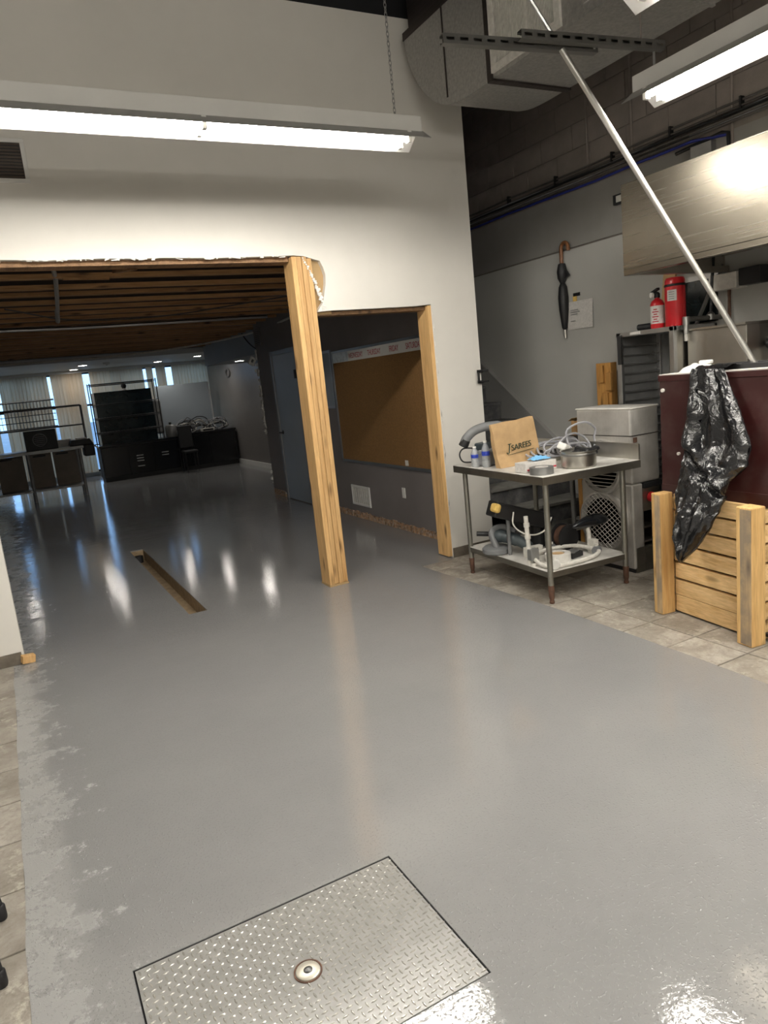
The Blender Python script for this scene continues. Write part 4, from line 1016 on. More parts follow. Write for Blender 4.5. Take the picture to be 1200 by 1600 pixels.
t = thing('mixed_parts_tray', 'low black tray of loose hardware beside the wheeled frame', 'tray', (3.5, 3.9, SZ))
MB().obox((3.575, 3.955, SZ + 0.02), (0.13, 0.09, 0.038), (0, 0, 0.2)).build('tray', 'black', t, bevel=0.004); MB().obox((3.575, 3.955, SZ + 0.045), (0.09, 0.06, 0.014), (0, 0, 0.4)).build('hardware', 'greymetal', t)
t = thing('white_socket_box', 'small pale socket box behind the white stem', 'box', (3.33, 4.20, SZ))
MB().obox((3.40, 4.20, SZ + 0.04), (0.15, 0.05, 0.075), (0, 0, -0.1)).build('box_body', 'whitedirty', t, bevel=0.004)
for x in (3.36, 3.41): MB().obox((x, 4.173, SZ + 0.045), (0.03, 0.006, 0.04), (0, 0, -0.1)).build('socket', 'rust', t)

# ================================================================== FAN UNIT behind the table
FX0, FX1, FY0, FY1 = 4.115, 4.415, 3.862, 4.43
t = thing('fan_unit', 'scuffed aluminium two fan condenser case standing behind work table', 'fan unit', (4.26, 4.14, 0))
FXM = 4.225
case = MB().box((FX0, FY0, 0.03), (FXM, FY1, 0.70)).build('lower_case', 'fanbody', t, bevel=0.012)
MB().box((FX0, FY0, 0.702), (FX1, FY1, 1.275)).build('upper_case', 'fanbody', t, bevel=0.014)
MB().box((FX0 - 0.004, FY0 - 0.006, 1.272), (FX1 + 0.006, FY1 + 0.006, 1.285)).build('top_cover', 'dusttop', t, bevel=0.006)
MB().box((FX0 - 0.002, FY0 - 0.004, 1.07), (FX1 + 0.003, FY1 + 0.003, 1.076)).build('case_seam', 'darksteel', t)
MB().box((FX0 + 0.01, FY0 + 0.01, 0.0), (FXM, FY1 - 0.02, 0.03)).build('base', 'black', t)
MB().box((FX0 + 0.02, FY0 - 0.004, 0.0), (FXM, FY0 + 0.01, 0.20)).build('base_panel', 'steelold', t)
for cz in (0.826, 0.390):
    cy = 4.15; rr = 0.206 if cz > 0.6 else 0.228
    sh = MB().lathe((FX0 - 0.045, cy, cz), [(rr + 0.012, 0.046), (rr + 0.012, 0.0), (rr - 0.004, -0.004), (rr - 0.006, 0.012), (0.01, 0.03)], 40, 'x').build('fan_ring', 'fanbody', t, smooth=True)
    MB().lathe((FX0 - 0.030, cy, cz), [(rr - 0.007, 0.0), (0.01, 0.0)], 36, 'x').build('fan_recess', 'black', t)
    m = MB()
    if cz > 0.6:
        for k in range(13):
            z = cz - rr + 0.03 + (2 * rr - 0.06) * k / 12; hh = math.sqrt(max(0, rr * rr - (z - cz) ** 2)) - 0.004
            m.tube([(FX0 - 0.044, cy - hh, z), (FX0 - 0.048, cy, z), (FX0 - 0.044, cy + hh, z)], 0.0042, 5)
    else:
        st_ = 0.042
        for sgn in (1, -1):
            for k in range(-8, 9):
                c_ = k * st_
                hh = rr * rr - c_ * c_ / 2 * 0 - (c_ * 0.80) ** 2
                if hh <= 0.001: continue
                hh = math.sqrt(hh) - 0.003
                # line direction (0.8, 0.6), normal (-0.6, 0.8)
                dy, dz = 0.80, 0.60 * sgn; ny_, nz_ = -0.60 * sgn, 0.80
                oy, oz = ny_ * c_ * 0.80, nz_ * c_ * 0.80
                m.tube([(FX0 - 0.046, cy + oy - dy * hh, cz + oz - dz * hh), (FX0 - 0.046, cy + oy + dy * hh, cz + oz + dz * hh)], 0.0036, 4)
    m.build('wire_guard', 'fanbody', t)
MB().box((FX0 - 0.006, FY1 - 0.03, 0.02), (FX0 + 0.01, FY1 + 0.01, 0.95)).build('corner_strip', 'lumber', t)
MB().box((FX0 + 0.02, FY0 - 0.009, 1.02), (FX0 + 0.06, FY0 - 0.003, 1.06)).build('rust_patch', 'rust', t, bevel=0.003)

# black topped stand with cardboard box behind the fan unit
t = thing('black_stand', 'black topped stand with grey legs behind work table', 'stand', (4.55, 4.62, 0))
MB().box((4.30, 4.46, 0.95), (4.86, 4.78, 1.03)).build('stand_top', 'black', t, bevel=0.003)
for x, y in ((4.33, 4.49), (4.33, 4.75), (4.83, 4.49), (4.83, 4.75)): MB().cyl((x, y, 0), (x, y, 0.95), 0.024, 12).build('leg', 'greymetal', t, smooth=True)
MB().box((4.33, 4.49, 0.28), (4.83, 4.75, 0.30)).build('stand_shelf', 'greymetal', t)
t = thing('cardboard_box', 'small open cardboard box on the black stand', 'box', (4.5, 4.65, 1.03))
MB().box((4.36, 4.55, 1.031), (4.62, 4.76, 1.155)).build('carton', 'cardboard', t, bevel=0.002)
MB().obox((4.49, 4.775, 1.165), (0.26, 0.05, 0.004), (-0.5, 0, 0)).build('flap', 'paper', t); MB().box((4.37, 4.56, 1.153), (4.61, 4.75, 1.157)).build('opening', 'black', t)
t = thing('lumber_offcuts', 'orange pine offcuts with notches stacked upright against wall panel', 'lumber', (4.75, 4.7, 1.03))
MB().box((4.72, 4.625, 1.031), (4.79, 4.80, 1.62)).build('long_piece', 'lumber', t, bevel=0.003)
for a, b in (((4.70, 4.60, 1.031), (4.722, 4.66, 1.20)), ((4.70, 4.655, 1.22), (4.722, 4.72, 1.36)), ((4.69, 4.60, 1.38), (4.722, 4.66, 1.535)), ((4.70, 4.70, 1.45), (4.722, 4.75, 1.60))):
    MB().box(a, b).build('notched_piece', 'lumber', t, bevel=0.003)

# ================================================================== RACK (pan cabinet)
RX0, RX1, RY0, RY1, RZ = 4.44, 4.92, 3.72, 4.28, 1.848
t = thing('pan_rack', 'tall aluminium pan rack with ribbed slides under fire extinguishers', 'rack', (4.68, 4.0, 0))
for a, b in (((RX0, RY0, 0.08), (RX0 + 0.035, RY0 + 0.045, RZ)), ((RX0, RY1 - 0.045, 0.08), (RX0 + 0.035, RY1, RZ)), ((RX1 - 0.035, RY0, 0.08), (RX1, RY0 + 0.045, RZ)), ((RX1 - 0.035, RY1 - 0.045, 0.08), (RX1, RY1, RZ))):
    MB().box(a, b).build('corner_post', 'alu', t, bevel=0.004)
MB().box((RX0, RY0, RZ - 0.035), (RX1, RY1, RZ)).build('top', 'alu', t, bevel=0.004)
MB().box((RX0, RY0, 0.08), (RX1, RY1, 0.12)).build('bottom', 'alu', t)
MB().box((RX0 + 0.02, RY1 - 0.012, 0.12), (RX1 - 0.02, RY1 - 0.002, RZ - 0.03)).build('side_panel', 'greymetal', t)
MB().box((RX0 + 0.02, RY0 + 0.002, 0.12), (RX1 - 0.02, RY0 + 0.010, RZ - 0.03)).build('side_panel', 'steelz', t)
MB().box((RX1 - 0.01, RY0 + 0.045, 0.12), (RX1 - 0.004, RY1 - 0.045, RZ - 0.03)).build('back_panel', 'greymetal', t)
sd = None
for k in range(22):
    z = 0.20 + 0.073 * k
    for yy in (RY1 - 0.040, RY0 + 0.012):
        if sd is None: sd = MB().box((RX0 + 0.02, 0.0, 0.0), (RX1 - 0.03, 0.028, 0.012)).build('slide', 'alu', t, offset=(0, 0, 0)); o = sd
        else: o = place(sd, 'slide', t, (0, 0, 0))
        o.location = (-4.68, yy - 4.0, z)
MB().box((RX0 - 0.012, RY1 - 0.06, 1.60), (RX0 + 0.0, RY1 - 0.02, RZ - 0.02)).build('hinge_block', 'black', t)
for x, y in ((RX0 + 0.05, RY0 + 0.06), (RX0 + 0.05, RY1 - 0.06), (RX1 - 0.06, RY0 + 0.06), (RX1 - 0.06, RY1 - 0.06)):
    MB().cyl((x, y - 0.012, 0.04), (x, y + 0.012, 0.04), 0.04, 14).build('caster', 'black', t)
MB().obox((RX0 - 0.003, RY0 + 0.36, RZ - 0.015), (0.004, 0.10, 0.02)).build('sticker', 'label', t)
# extinguishers on the rack
def ext(x, y, r, h, lab, dark):
    t = thing('fire_extinguisher', lab, 'extinguisher', (x, y, RZ), 'extinguishers on the rack')
    if dark:
        MB().lathe((x, y, RZ), [(r * .92, 0.0), (r, 0.01), (r, h * .60), (r * .8, h * .68), (r * .35, h * .74), (r * .3, h * .78)], 24).build('cylinder', 'red', t, smooth=True)
        MB().lathe((x, y, RZ), [(r * 1.004, h * .12), (r * 1.012, h * .13), (r * 1.012, h * .55), (r * 1.004, h * .56)], 24).build('label_wrap', 'label', t, smooth=True)
        MB().lathe((x, y, RZ), [(r * .42, h * .76), (r * .42, h * .86), (r * .2, h * .9)], 14).build('valve', 'black', t, smooth=True)
        MB().obox((x - 0.02, y, RZ + h * .93), (0.10, 0.026, 0.018), (0, 0.2, 1.2)).build('lever', 'black', t, bevel=0.003)
        MB().cyl((x - 0.035, y + 0.01, RZ + h * .83), (x - 0.05, y + 0.015, RZ + h * .83), 0.02, 12).build('gauge', 'whiteplastic', t)
        MB().tube([(x - 0.01, y + 0.045, RZ + 0.025), (x - 0.02, y + 0.17, RZ + 0.025)], 0.024, 10).build('nozzle', 'black', t, smooth=True)
        for k in range(6): MB().obox((x - r * 1.022 * cos(radians(24)) , y - r * 1.022 * sin(radians(24)), RZ + h * (0.17 + 0.06 * k)), (0.003, 0.046 - 0.02 * (k % 2), 0.008), (0, 0, radians(24))).build('label_line', 'redink', t)
    else:
        MB().lathe((x, y, RZ), [(r * .95, 0.0), (r, 0.01), (r, h * .80), (r * 1.0, h * .81)], 28).build('cylinder', 'red', t, smooth=True)
        MB().lathe((x, y, RZ), [(r * 1.0, h * .81), (r * 1.05, h * .825), (r * 1.05, h * .845), (r, h * .86)], 28).build('band', 'black', t, smooth=True)
        MB().lathe((x, y, RZ), [(r * .99, h * .855), (r * .99, h * .93), (r * .86, h * .985), (r * .5, h), (0.002, h)], 28).build('cap', 'red', t, smooth=True)
        m = MB()
        def lf(u, v):
            a = radians(178 + 46 * (u - .5) * 1.2 + 22); return Vector((x + r * 1.01 * cos(a), y + r * 1.01 * sin(a), RZ + h * (0.52 + 0.22 * v)))
        m.grid(lf, 6, 2); m.build('label_patch', 'label', t, smooth=True)
        for k in range(4): MB().obox((x - r * 1.02 * cos(radians(20)), y - r * 1.02 * sin(radians(20)), RZ + h * (0.56 + 0.045 * k)), (0.003, 0.04, 0.004), (0, 0, radians(20))).build('label_line', 'grey', t)
ext(4.535, 3.945, 0.052, 0.30, 'smaller red fire extinguisher with white label and black valve on rack', True)
ext(4.56, 3.80, 0.073, 0.355, 'larger red extinguisher cylinder with domed cap on rack', False)
t = thing('plywood_sheet', 'narrow tan plywood piece leaning on wall behind extinguishers', 'plywood', (4.85, 4.25, RZ))
m = MB().prism([(4.19, RZ + 0.002), (4.13, RZ + 0.44), (4.02, RZ + 0.42), (4.04, RZ + 0.002)], 'x', 4.83, 4.85); m.build('sheet', 'kraft', t)
t = thing('metal_angle', 'slim grey metal strip leaning on wall behind larger extinguisher', 'strip', (4.88, 3.78, RZ))
MB().tube([(4.86, 3.86, RZ + 0.002), (4.90, 3.66, RZ + 0.42)], 0.016, 6).build('strip', 'greymetal', t)

# ================================================================== HOOD and cooking line
HXF = 3.90; HYE = 3.668
t = thing('exhaust_hood', 'long brushed stainless exhaust hood on the block wall', 'hood', (4.4, 1.5, 2.2))
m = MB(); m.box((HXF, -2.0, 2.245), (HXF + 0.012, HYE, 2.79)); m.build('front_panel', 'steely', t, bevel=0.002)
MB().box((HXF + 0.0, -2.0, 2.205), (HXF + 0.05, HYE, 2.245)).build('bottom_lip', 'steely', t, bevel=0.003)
MB().prism([(HXF + 0.012, 2.245), (HXF + 0.012, 2.79), (4.93, 2.79), (4.93, 2.245)], 'y', HYE - 0.012, HYE).build('end_panel', 'steelx', t)
MB().box((HXF + 0.012, -2.0, 2.775), (4.93, HYE - 0.012, 2.79)).build('top_panel', 'steelx', t)
MB().box((HXF + 0.05, HYE - 0.05, 2.205), (4.93, HYE, 2.245)).build('bottom_lip', 'steelx', t)
for k in range(9):
    y0 = 3.6 - 0.51 * (k + 1)
    MB().obox((4.70, y0 + 0.25, 2.50), (0.05, 0.49, 0.44), (0, radians(-35), 0)).build('grease_filter', 'steelold', t)
MB().box((HXF + 0.012, -2.0, 2.60), (4.93, HYE - 0.013, 2.62)).build('inner_ceiling', 'darksteel', t)
t = thing('wall_box', 'pale grey electrical box on wall under the hood', 'box', (4.93, 3.57, 2.12))
MB().box((4.80, 3.47, 2.07), (4.929, 3.70, 2.185)).build('box_body', 'whitedirty', t, bevel=0.004); MB().box((4.82, 3.30, 2.08), (4.929, 3.465, 2.20)).build('relay', 'black', t, bevel=0.004); MB().cyl((4.90, 3.6, 1.85), (4.90, 3.6, 2.07), 0.012, 8).build('conduit', 'rust', t)
t = thing('splashback', 'dark stainless splash panel on wall under the hood', 'panel', (4.92, 3.88, 1.9))
MB().box((4.905, 3.715, 1.86), (4.928, 4.04, 2.20)).build('sheet', 'darkglass', t); MB().box((4.895, 3.70, 2.18), (4.928, 4.05, 2.215)).build('top_rail', 'alu', t)
t = thing('gas_pipe', 'grey gas pipe with elbow along wall under the hood', 'pipe', (4.86, 3.7, 1.88))
MB().tube([(4.53, 3.685, 1.78), (4.53, 3.685, 1.86), (4.555, 3.685, 1.885), (4.92, 3.685, 1.885)], 0.018, 10).build('pipe_run', 'strut', t, smooth=True)
MB().cyl((4.53, 3.685, 1.845), (4.53, 3.685, 1.905), 0.026, 12).build('elbow', 'strut', t, smooth=True)
MB().cyl((4.53, 3.685, 1.73), (4.53, 3.685, 1.78), 0.013, 10).build('pipe_tail', 'whitedirty', t)
MB().tube([(4.80, 3.685, 1.885), (4.80, 3.64, 2.52)], 0.012, 8).build('riser', 'black', t); MB().lathe((4.80, 3.685, 1.87), [(0.03, 0), (0.03, 0.04), (0.012, 0.06)], 12).build('tee', 'strut', t, smooth=True)
t = thing('steel_counter_panel', 'tall stainless panelled cabinet between pan rack and maroon cabinet', 'cabinet', (4.7, 3.4, 0))
MB().box((4.56, 3.22, 0.12), (4.92, 3.70, 1.80)).build('body', 'steelz', t, bevel=0.004); MB().box((4.545, 3.235, 0.15), (4.56, 3.685, 1.05)).build('door', 'steelold', t, bevel=0.003)
MB().box((4.54, 3.215, 1.80), (4.93, 3.702, 1.815)).build('top', 'steelx', t); MB().box((4.57, 3.23, 0.0), (4.91, 3.69, 0.12)).build('plinth', 'black', t)
t = thing('range_unit', 'low stainless range with black top and red knob under the fan unit', 'range', (4.33, 4.12, 0))
QX0, QX1, QY0, QY1 = 4.232, 4.435, 3.885, 4.42
MB().box((QX0, QY0 - 0.03, 0.655), (QX1, QY1, 0.70)).build('range_top', 'black', t, bevel=0.006)
MB().box((QX0 + 0.005, QY0, 0.47), (QX1 - 0.005, QY0 + 0.03, 0.655)).build('control_panel', 'steelx', t, bevel=0.003)
for x in (QX0 + 0.005, QX1 - 0.02): MB().box((x, QY0 + 0.002, 0.19), (x + 0.015, QY1 - 0.01, 0.655)).build('side_panel', 'steelz', t)
MB().box((QX0 + 0.02, QY1 - 0.03, 0.19), (QX1 - 0.02, QY1 - 0.01, 0.655)).build('back_panel', 'black', t)
for z in (0.215, 0.33): MB().box((QX0 + 0.02, QY0 + 0.01, z), (QX1 - 0.02, QY1 - 0.03, z + 0.014)).build('shelf', 'steelx', t)
MB().box((QX0 + 0.002, FY0 - 0.004, 0.0), (QX1 - 0.005, QY1 - 0.01, 0.19)).build('plinth', 'steelold', t, bevel=0.004)
MB().lathe((4.325, QY0 - 0.036, 0.575), [(0.034, 0.0), (0.038, 0.006), (0.040, 0.03), (0.03, 0.036), (0.002, 0.036)], 18, 'y').build('knob', 'red', t, smooth=True)
t = thing('gas_manifold', 'dark valve manifold with brass fittings on wall under the hood', 'valve', (4.8, 3.1, 1.7))
MB().tube([(4.76, 3.20, 1.66), (4.76, 2.2, 1.62)], 0.035, 12).build('manifold_pipe', 'black', t, smooth=True)
for y in (3.13, 2.98, 2.83): MB().lathe((4.76, y, 1.645), [(0.045, -0.02), (0.05, 0.0), (0.05, 0.03), (0.02, 0.05), (0.02, 0.10)], 14).build('valve_body', 'rust', t, smooth=True)
MB().cyl((4.76, 3.17, 1.5), (4.76, 3.17, 1.63), 0.02, 10).build('drop_pipe', 'whitedirty', t); MB().box((4.80, 3.02, 1.70), (4.88, 3.14, 1.90)).build('regulator', 'maroon', t, bevel=0.01)

# ================================================================== CRATE
CO = Vector((3.544, 3.107, 0)); CA = Vector((-0.122, -0.9925, 0)); CB = Vector((0.9925, -0.122, 0))
def cbox(a0, a1, b0, b1, z0, z1):
    m = MB().box((a0, b0, z0), (a1, b1, z1))
    for v in m.bm.verts: v.co = CO + CA * v.co.x + CB * v.co.y + Vector((0, 0, v.co.z))
    return m
t = thing('slatted_crate', 'pale pine slatted crate on the tiles under maroon cabinet', 'crate', CO + CA * 0.3 + CB * 0.35)
for a0, a1, b0, b1, mm in ((-0.078, 0.0, 0.0, 0.105, 'cratepost'), (0.585, 0.69, 0.0, 0.105, 'cratepost'), (-0.078, 0.0, 0.60, 0.70, 'cratepost'), (0.585, 0.69, 0.60, 0.70, 'cratepost')):
    po = cbox(a0, a1, b0, b1, 0.0, 0.80 if b0 < 0.3 else 0.755).build('corner_post', mm, t, bevel=0.006)
    if b0 < 0.3: cbox(a0 + 0.030, a1 - 0.002, -0.0025, 0.0, 0.01, 0.79).build('weathered_face', 'weather', po)
zz = [0.012, 0.125, 0.238, 0.352, 0.466, 0.578, 0.690]
for k, z in enumerate(zz):
    gap = 0.003 if k == 0 else 0.014
    cbox(0.0 if k % 2 else 0.002, 0.585, 0.107, 0.135, z, z + (0.110 if k == 0 else 0.098)).build('front_slat', 'crate', t, bevel=0.003)
    cbox(0.0, 0.585, 0.66, 0.69, z, z + 0.098 - (0.035 if k == 6 else 0)).build('back_slat', 'crate', t)
    for a in (-0.04, 0.63): cbox(a, a + 0.022, 0.107, 0.598, z, z + 0.098 - (0.035 if k == 6 else 0)).build('side_slat', 'crate', t)
cbox(0.0, 0.585, 0.137, 0.655, 0.725, 0.748).build('top_deck', 'crate', t)
cbox(-0.05, 0.68, 0.137, 0.655, 0.03, 0.05).build('bottom_deck', 'black', t)

# maroon cabinet on the crate
KX, KY0, KY1, KZ0, KZ1 = 3.705, 1.95, 3.225, 0.757, 1.525
t = thing('maroon_cabinet', 'maroon metal cabinet resting on the slatted pine crate', 'cabinet', (4.0, 2.6, KZ0))
MB().box((KX, KY0, KZ0), (4.21, KY1, KZ1)).build('body', 'maroon', t, bevel=0.006)
MB().box((KX - 0.006, KY0, KZ1 - 0.035), (4.216, KY1 + 0.006, KZ1 + 0.004)).build('top_rim', 'maroon', t, bevel=0.004)
MB().box((KX - 0.005, KY0, KZ0 + 0.0), (KX, KY1, KZ0 + 0.075)).build('base_rail', 'maroon', t, bevel=0.003)
MB().box((KX - 0.002, KY0 + 0.01, KZ1 + 0.004), (4.20, KY1 - 0.004, KZ1 + 0.010)).build('top_sheet', 'dusttop', t)
MB().cyl((KX - 0.012, KY1 - 0.03, KZ1 - 0.09), (KX + 0.0, KY1 - 0.03, KZ1 - 0.09), 0.012, 10).build('knob', 'whitedirty', t)
MB().cyl((KX - 0.012, KY1 - 0.14, KZ0 + 0.28), (KX + 0.0, KY1 - 0.14, KZ0 + 0.28), 0.010, 10).build('knob', 'whitedirty', t)
zt = KZ1 + 0.010
t = thing('black_rail', 'long black metal rail lying along top of maroon cabinet', 'rail', (3.9, 2.5, zt))
MB().box((3.80, 1.9, zt), (3.84, 2.90, zt + 0.03)).box((3.92, 1.9, zt + 0.0), (3.96, 2.99, zt + 0.035)).build('rails', 'black', t, bevel=0.003)
MB().box((3.84, 2.0, zt), (3.92, 2.03, zt + 0.02)).box((3.84, 2.80, zt), (3.92, 2.83, zt + 0.02)).build('cross_bars', 'black', t)
t = thing('white_cloth', 'crumpled white cloth on top of maroon cabinet', 'cloth', (3.80, 3.05, zt))
m = MB()
def cl_(u, v):
    a = u * 2 * pi; r_ = 1 - v
    h_ = 0.045 * (1 - r_ ** 3) + 0.022 * noise.noise((cos(a) * r_ * 3, sin(a) * r_ * 3, 4))* (1 - r_)
    return Vector((3.80 + 0.085 * r_ * cos(a) * (1 + .2 * sin(3 * a)), 3.01 + 0.13 * r_ * sin(a), zt + max(0.001, h_)))
m.grid(cl_, 30, 8); m.build('cloth', 'whiteplastic', t, smooth=True)
MB().obox((3.86, 3.00, zt + 0.052), (0.06, 0.07, 0.025), (0, 0, 0.3)).build('folded_end', 'whiteplastic', t, bevel=0.008)

# black bin bag draped over the cabinet edge
rows = [(3.668, 2.95, 1.560, 2.731, 1.548), (3.652, 2.951, 1.394, 2.657, 1.387), (3.64, 2.957, 1.261, 2.592, 1.263), (3.62, 2.973, 1.088, 2.54, 1.116), (3.60, 2.982, 0.98, 2.55, 1.003), (3.57, 2.983, 0.905, 2.625, 0.918), (3.55, 2.984, 0.80, 2.656, 0.833), (3.515, 2.966, 0.707, 2.672, 0.731), (3.49, 2.944, 0.593, 2.718, 0.626), (3.478, 2.915, 0.499, 2.791, 0.512), (3.47, 2.90, 0.412, 2.878, 0.418)]
CR = [catmull([(r_[i], r_[i + 1 if i == 0 else i], 0) for r_ in rows], 6) for i in (0,)]
def lerp_rows(v):
    f_ = v * (len(rows) - 1); i = min(int(f_), len(rows) - 2); q = f_ - i
    q2 = q * q * (3 - 2 * q) * 0.5 + q * 0.5
    return [a * (1 - q2) + b * q2 for a, b in zip(rows[i], rows[i + 1])]
def bagf(u, v):
    X, yl, zl, yr, zr = lerp_rows(v)
    a = u * 2 * pi
    s_ = 0.5 - 0.5 * cos(a)               # 0 at left edge, 1 at right edge
    back = sin(a) < 0
    y = yl + (yr - yl) * s_; z = zl + (zr - zl) * s_
    th = (0.018 if back else 0.052) * abs(sin(a)) ** 0.8 * min(1.0, 0.30 + v * 1.6) * (1 if v < 0.93 else (1 - v) / 0.07 * 0.8 + 0.2)
    # deep gather on the front: hollow near the top middle and one diagonal roll
    if not back:
        hol = math.exp(-((s_ - 0.34) / 0.13) ** 2) * math.exp(-((v - 0.12) / 0.22) ** 2)
        th -= 0.055 * hol
        d = (v - 0.40) - 0.30 * (s_ - 0.5)
        th += 0.040 * math.exp(-(d / 0.035) ** 2) * (0.3 + s_) - 0.035 * math.exp(-((d - 0.07) / 0.03) ** 2)
        th += 0.012 * sin(s_ * 26 + 6 * v) * math.exp(-((v - 0.75) / 0.22) ** 2)
        p = Vector((s_ * 3.2, v * 6.5, 0.5))
        th += 0.030 * noise.noise(p * 1.3) + 0.022 * (abs(noise.noise(p * 2.6 + Vector((0, 0, 5)))) - 0.2) + 0.004 * noise.noise(p * 7)
        th += 0.014 * sin(s_ * 15 + 5 * v + 2 * noise.noise((v * 4, 2, 1))) * math.exp(-((v - 0.22) / 0.24) ** 2)
    th = max(th, -0.030 if not back else 0.0)
    sgn = 1 if back else -1
    e_ = 0.010 * noise.noise((v * 9, 1 if s_ < .5 else 2, 0)) * (1 if v < 0.95 else 0)
    return Vector((X + sgn * th, y + e_, z))
m = MB(); m.grid(bagf, 64, 90)
bmesh.ops.remove_doubles(m.bm, verts=m.bm.verts, dist=0.0004)
t = thing('bin_bag', 'black plastic bin bag draped down front of maroon cabinet', 'bag', (3.6, 2.8, 0.4))
m.build('bag_body', 'bagplastic', t, smooth=True)
def flap(u, v):
    x = 3.69 + 0.18 * v; y = 2.955 - 0.225 * u + 0.02 * v * noise.noise((u * 4, v * 3, 1))
    return Vector((x, y, zt + 0.006 + 0.030 * sin(min(1, v * 1.3) * pi) * (0.6 + 0.6 * abs(noise.noise((u * 5, v * 2, 3)))) + 0.012 * (1 - v)))
MB().grid(flap, 16, 12).build('bag_mouth', 'bagplastic', t, smooth=True)

# ================================================================== FAR ROOM
def pot(x, y, z, lab):
    t = thing('recessed_downlight', lab, 'light', (x, y, z), 'recessed downlights in the far room')
    MB().lathe((x, y, z), [(0.115, -0.001), (0.115, -0.012), (0.088, -0.014), (0.086, -0.001)], 24).build('trim_ring', 'white', t, smooth=True)
    MB().lathe((x, y, z), [(0.085, -0.004), (0.06, -0.009), (0.002, -0.010)], 24).build('lens', 'pot', t, smooth=True)
pot(4.30, 13.93, 2.30, 'round recessed downlight under the blue bulkhead')
pot(4.18, 16.7, 2.60, 'recessed downlight over the white board end of the soffit')
pot(3.50, 17.8, 2.60, 'recessed downlight in soffit between wire rack and white board')
pot(1.72, 16.9, 2.60, 'nearer of two adjoining downlights in soffit above the counter')
pot(1.67, 18.35, 2.60, 'farther of two adjoining downlights in soffit above the blinds')
pot(-0.10, 16.9, 2.60, 'recessed downlight in soffit above the metal table')
t = thing('smoke_detector', 'small white smoke detector on the far soffit', 'detector', (2.1, 16.6, 2.6))
MB().lathe((2.18, 16.6, 2.6), [(0.07, 0.0), (0.07, -0.025), (0.05, -0.045), (0.002, -0.045)], 18).build('housing', 'soffit', t, smooth=True)
MB().lathe((2.18, 16.6, 2.555), [(0.02, 0.0), (0.02, -0.008), (0.002, -0.009)], 10).build('sensor', 'grey', t)

# black counters
def counter(x0, x1, y0, y1, h, lab, doors, name='black_counter'):
    t = thing(name, lab, 'counter', ((x0 + x1) / 2, (y0 + y1) / 2, 0), 'black counters by the far windows')
    MB().box((x0 + 0.02, y0 + 0.03, 0.08), (x1 - 0.02, y1, h - 0.04)).build('carcass', 'black', t)
    MB().box((x0 + 0.04, y0 + 0.06, 0.0), (x1 - 0.04, y1 - 0.02, 0.08)).build('plinth', 'black', t)
    MB().box((x0, y0, h - 0.04), (x1, y1 + 0.01, h)).build('counter_top', 'blackgloss', t, bevel=0.004)
    w = (x1 - x0 - 0.08) / doors
    for k in range(doors):
        d = MB().box((x0 + 0.04 + w * k + 0.004, y0 + 0.012, 0.10), (x0 + 0.04 + w * (k + 1) - 0.004, y0 + 0.03, h - 0.06)).build('door', 'blackgloss', t, bevel=0.002)
        if doors == 3 and k in (1, 2):
            for q, z in enumerate((0.50, 0.44, 0.38, 0.26) if k == 1 else (0.50, 0.44)):
                MB().box((x0 + 0.04 + w * k + 0.16, y0 - 0.012, z), (x0 + 0.04 + w * k + 0.31, y0 + 0.012, z + 0.018)).build('handle', 'alu', d)
    return t
counter(1.77, 3.55, 16.95, 17.60, 0.82, 'black counter with bright drawer pulls below the wire rack', 3)
counter(3.57, 4.90, 16.90, 17.60, 0.86, 'plain black counter under the heap of cables', 2)
MB_ = None
# wire rack on the counter
t = thing('wire_rack', 'black wire shelf rack standing on the black counter', 'rack', (2.45, 17.2, 0.82))
for x in (1.60 + 0.2, 3.22):
    for y in (16.99, 17.42): MB().cyl((x, y, 0.822), (x, y, 2.20), 0.012, 8).build('post', 'black', t)
for z in (2.17, 1.72, 1.42, 1.10):
    m = MB()
    for y in (16.99, 17.42): m.cyl((1.80, y, z), (3.22, y, z), 0.008, 6).cyl((1.80, y, z - 0.03), (3.22, y, z - 0.03), 0.006, 6)
    for k in range(24): m.cyl((1.80 + 1.42 * k / 23, 16.99, z + 0.005), (1.80 + 1.42 * k / 23, 17.42, z + 0.005), 0.004, 4)
    m.build('wire_shelf', 'black', t)
t = thing('merchandiser', 'dark glass display case behind the wire rack', 'display case', (2.55, 17.8, 0))
MB().box((1.93, 17.62, 0.0), (3.20, 18.25, 2.00)).build('case_body', 'darkglass', t, bevel=0.006); MB().box((1.95, 17.612, 0.9), (2.56, 17.62, 1.92)).build('glass_door', 'darkglass', t); MB().box((2.58, 17.612, 0.9), (3.18, 17.62, 1.92)).build('glass_door', 'darkglass', t)
MB().box((3.19, 17.62, 0.9), (3.38, 17.9, 1.72)).build('side_pod', 'greymetal', t, bevel=0.05)
t = thing('small_lamp', 'small clip lamp on top shelf of the wire rack', 'lamp', (2.53, 17.1, 2.18))
MB().lathe((2.53, 17.1, 2.03), [(0.035, 0.0), (0.06, 0.05), (0.05, 0.09), (0.01, 0.11)], 14).build('shade', 'black', t, smooth=True); MB().lathe((2.53, 17.1, 1.99), [(0.03, 0.0), (0.045, 0.02), (0.035, 0.04)], 12).build('bulb', 'white', t, smooth=True)
MB().cyl((2.53, 17.1, 2.14), (2.53, 17.1, 2.18), 0.008, 8).build('clip', 'black', t)
t = thing('white_board', 'large pale blue board leaning at the window beside the display case', 'board', (3.95, 17.95, 0.0))
MB().obox((4.02, 18.02, 1.02), (1.30, 0.03, 2.02), (radians(-4), 0, 0)).build('panel', 'board', t); MB().obox((4.675, 18.01, 1.02), (0.03, 0.04, 2.02), (radians(-4), 0, 0)).build('edge_trim', 'alu', t)
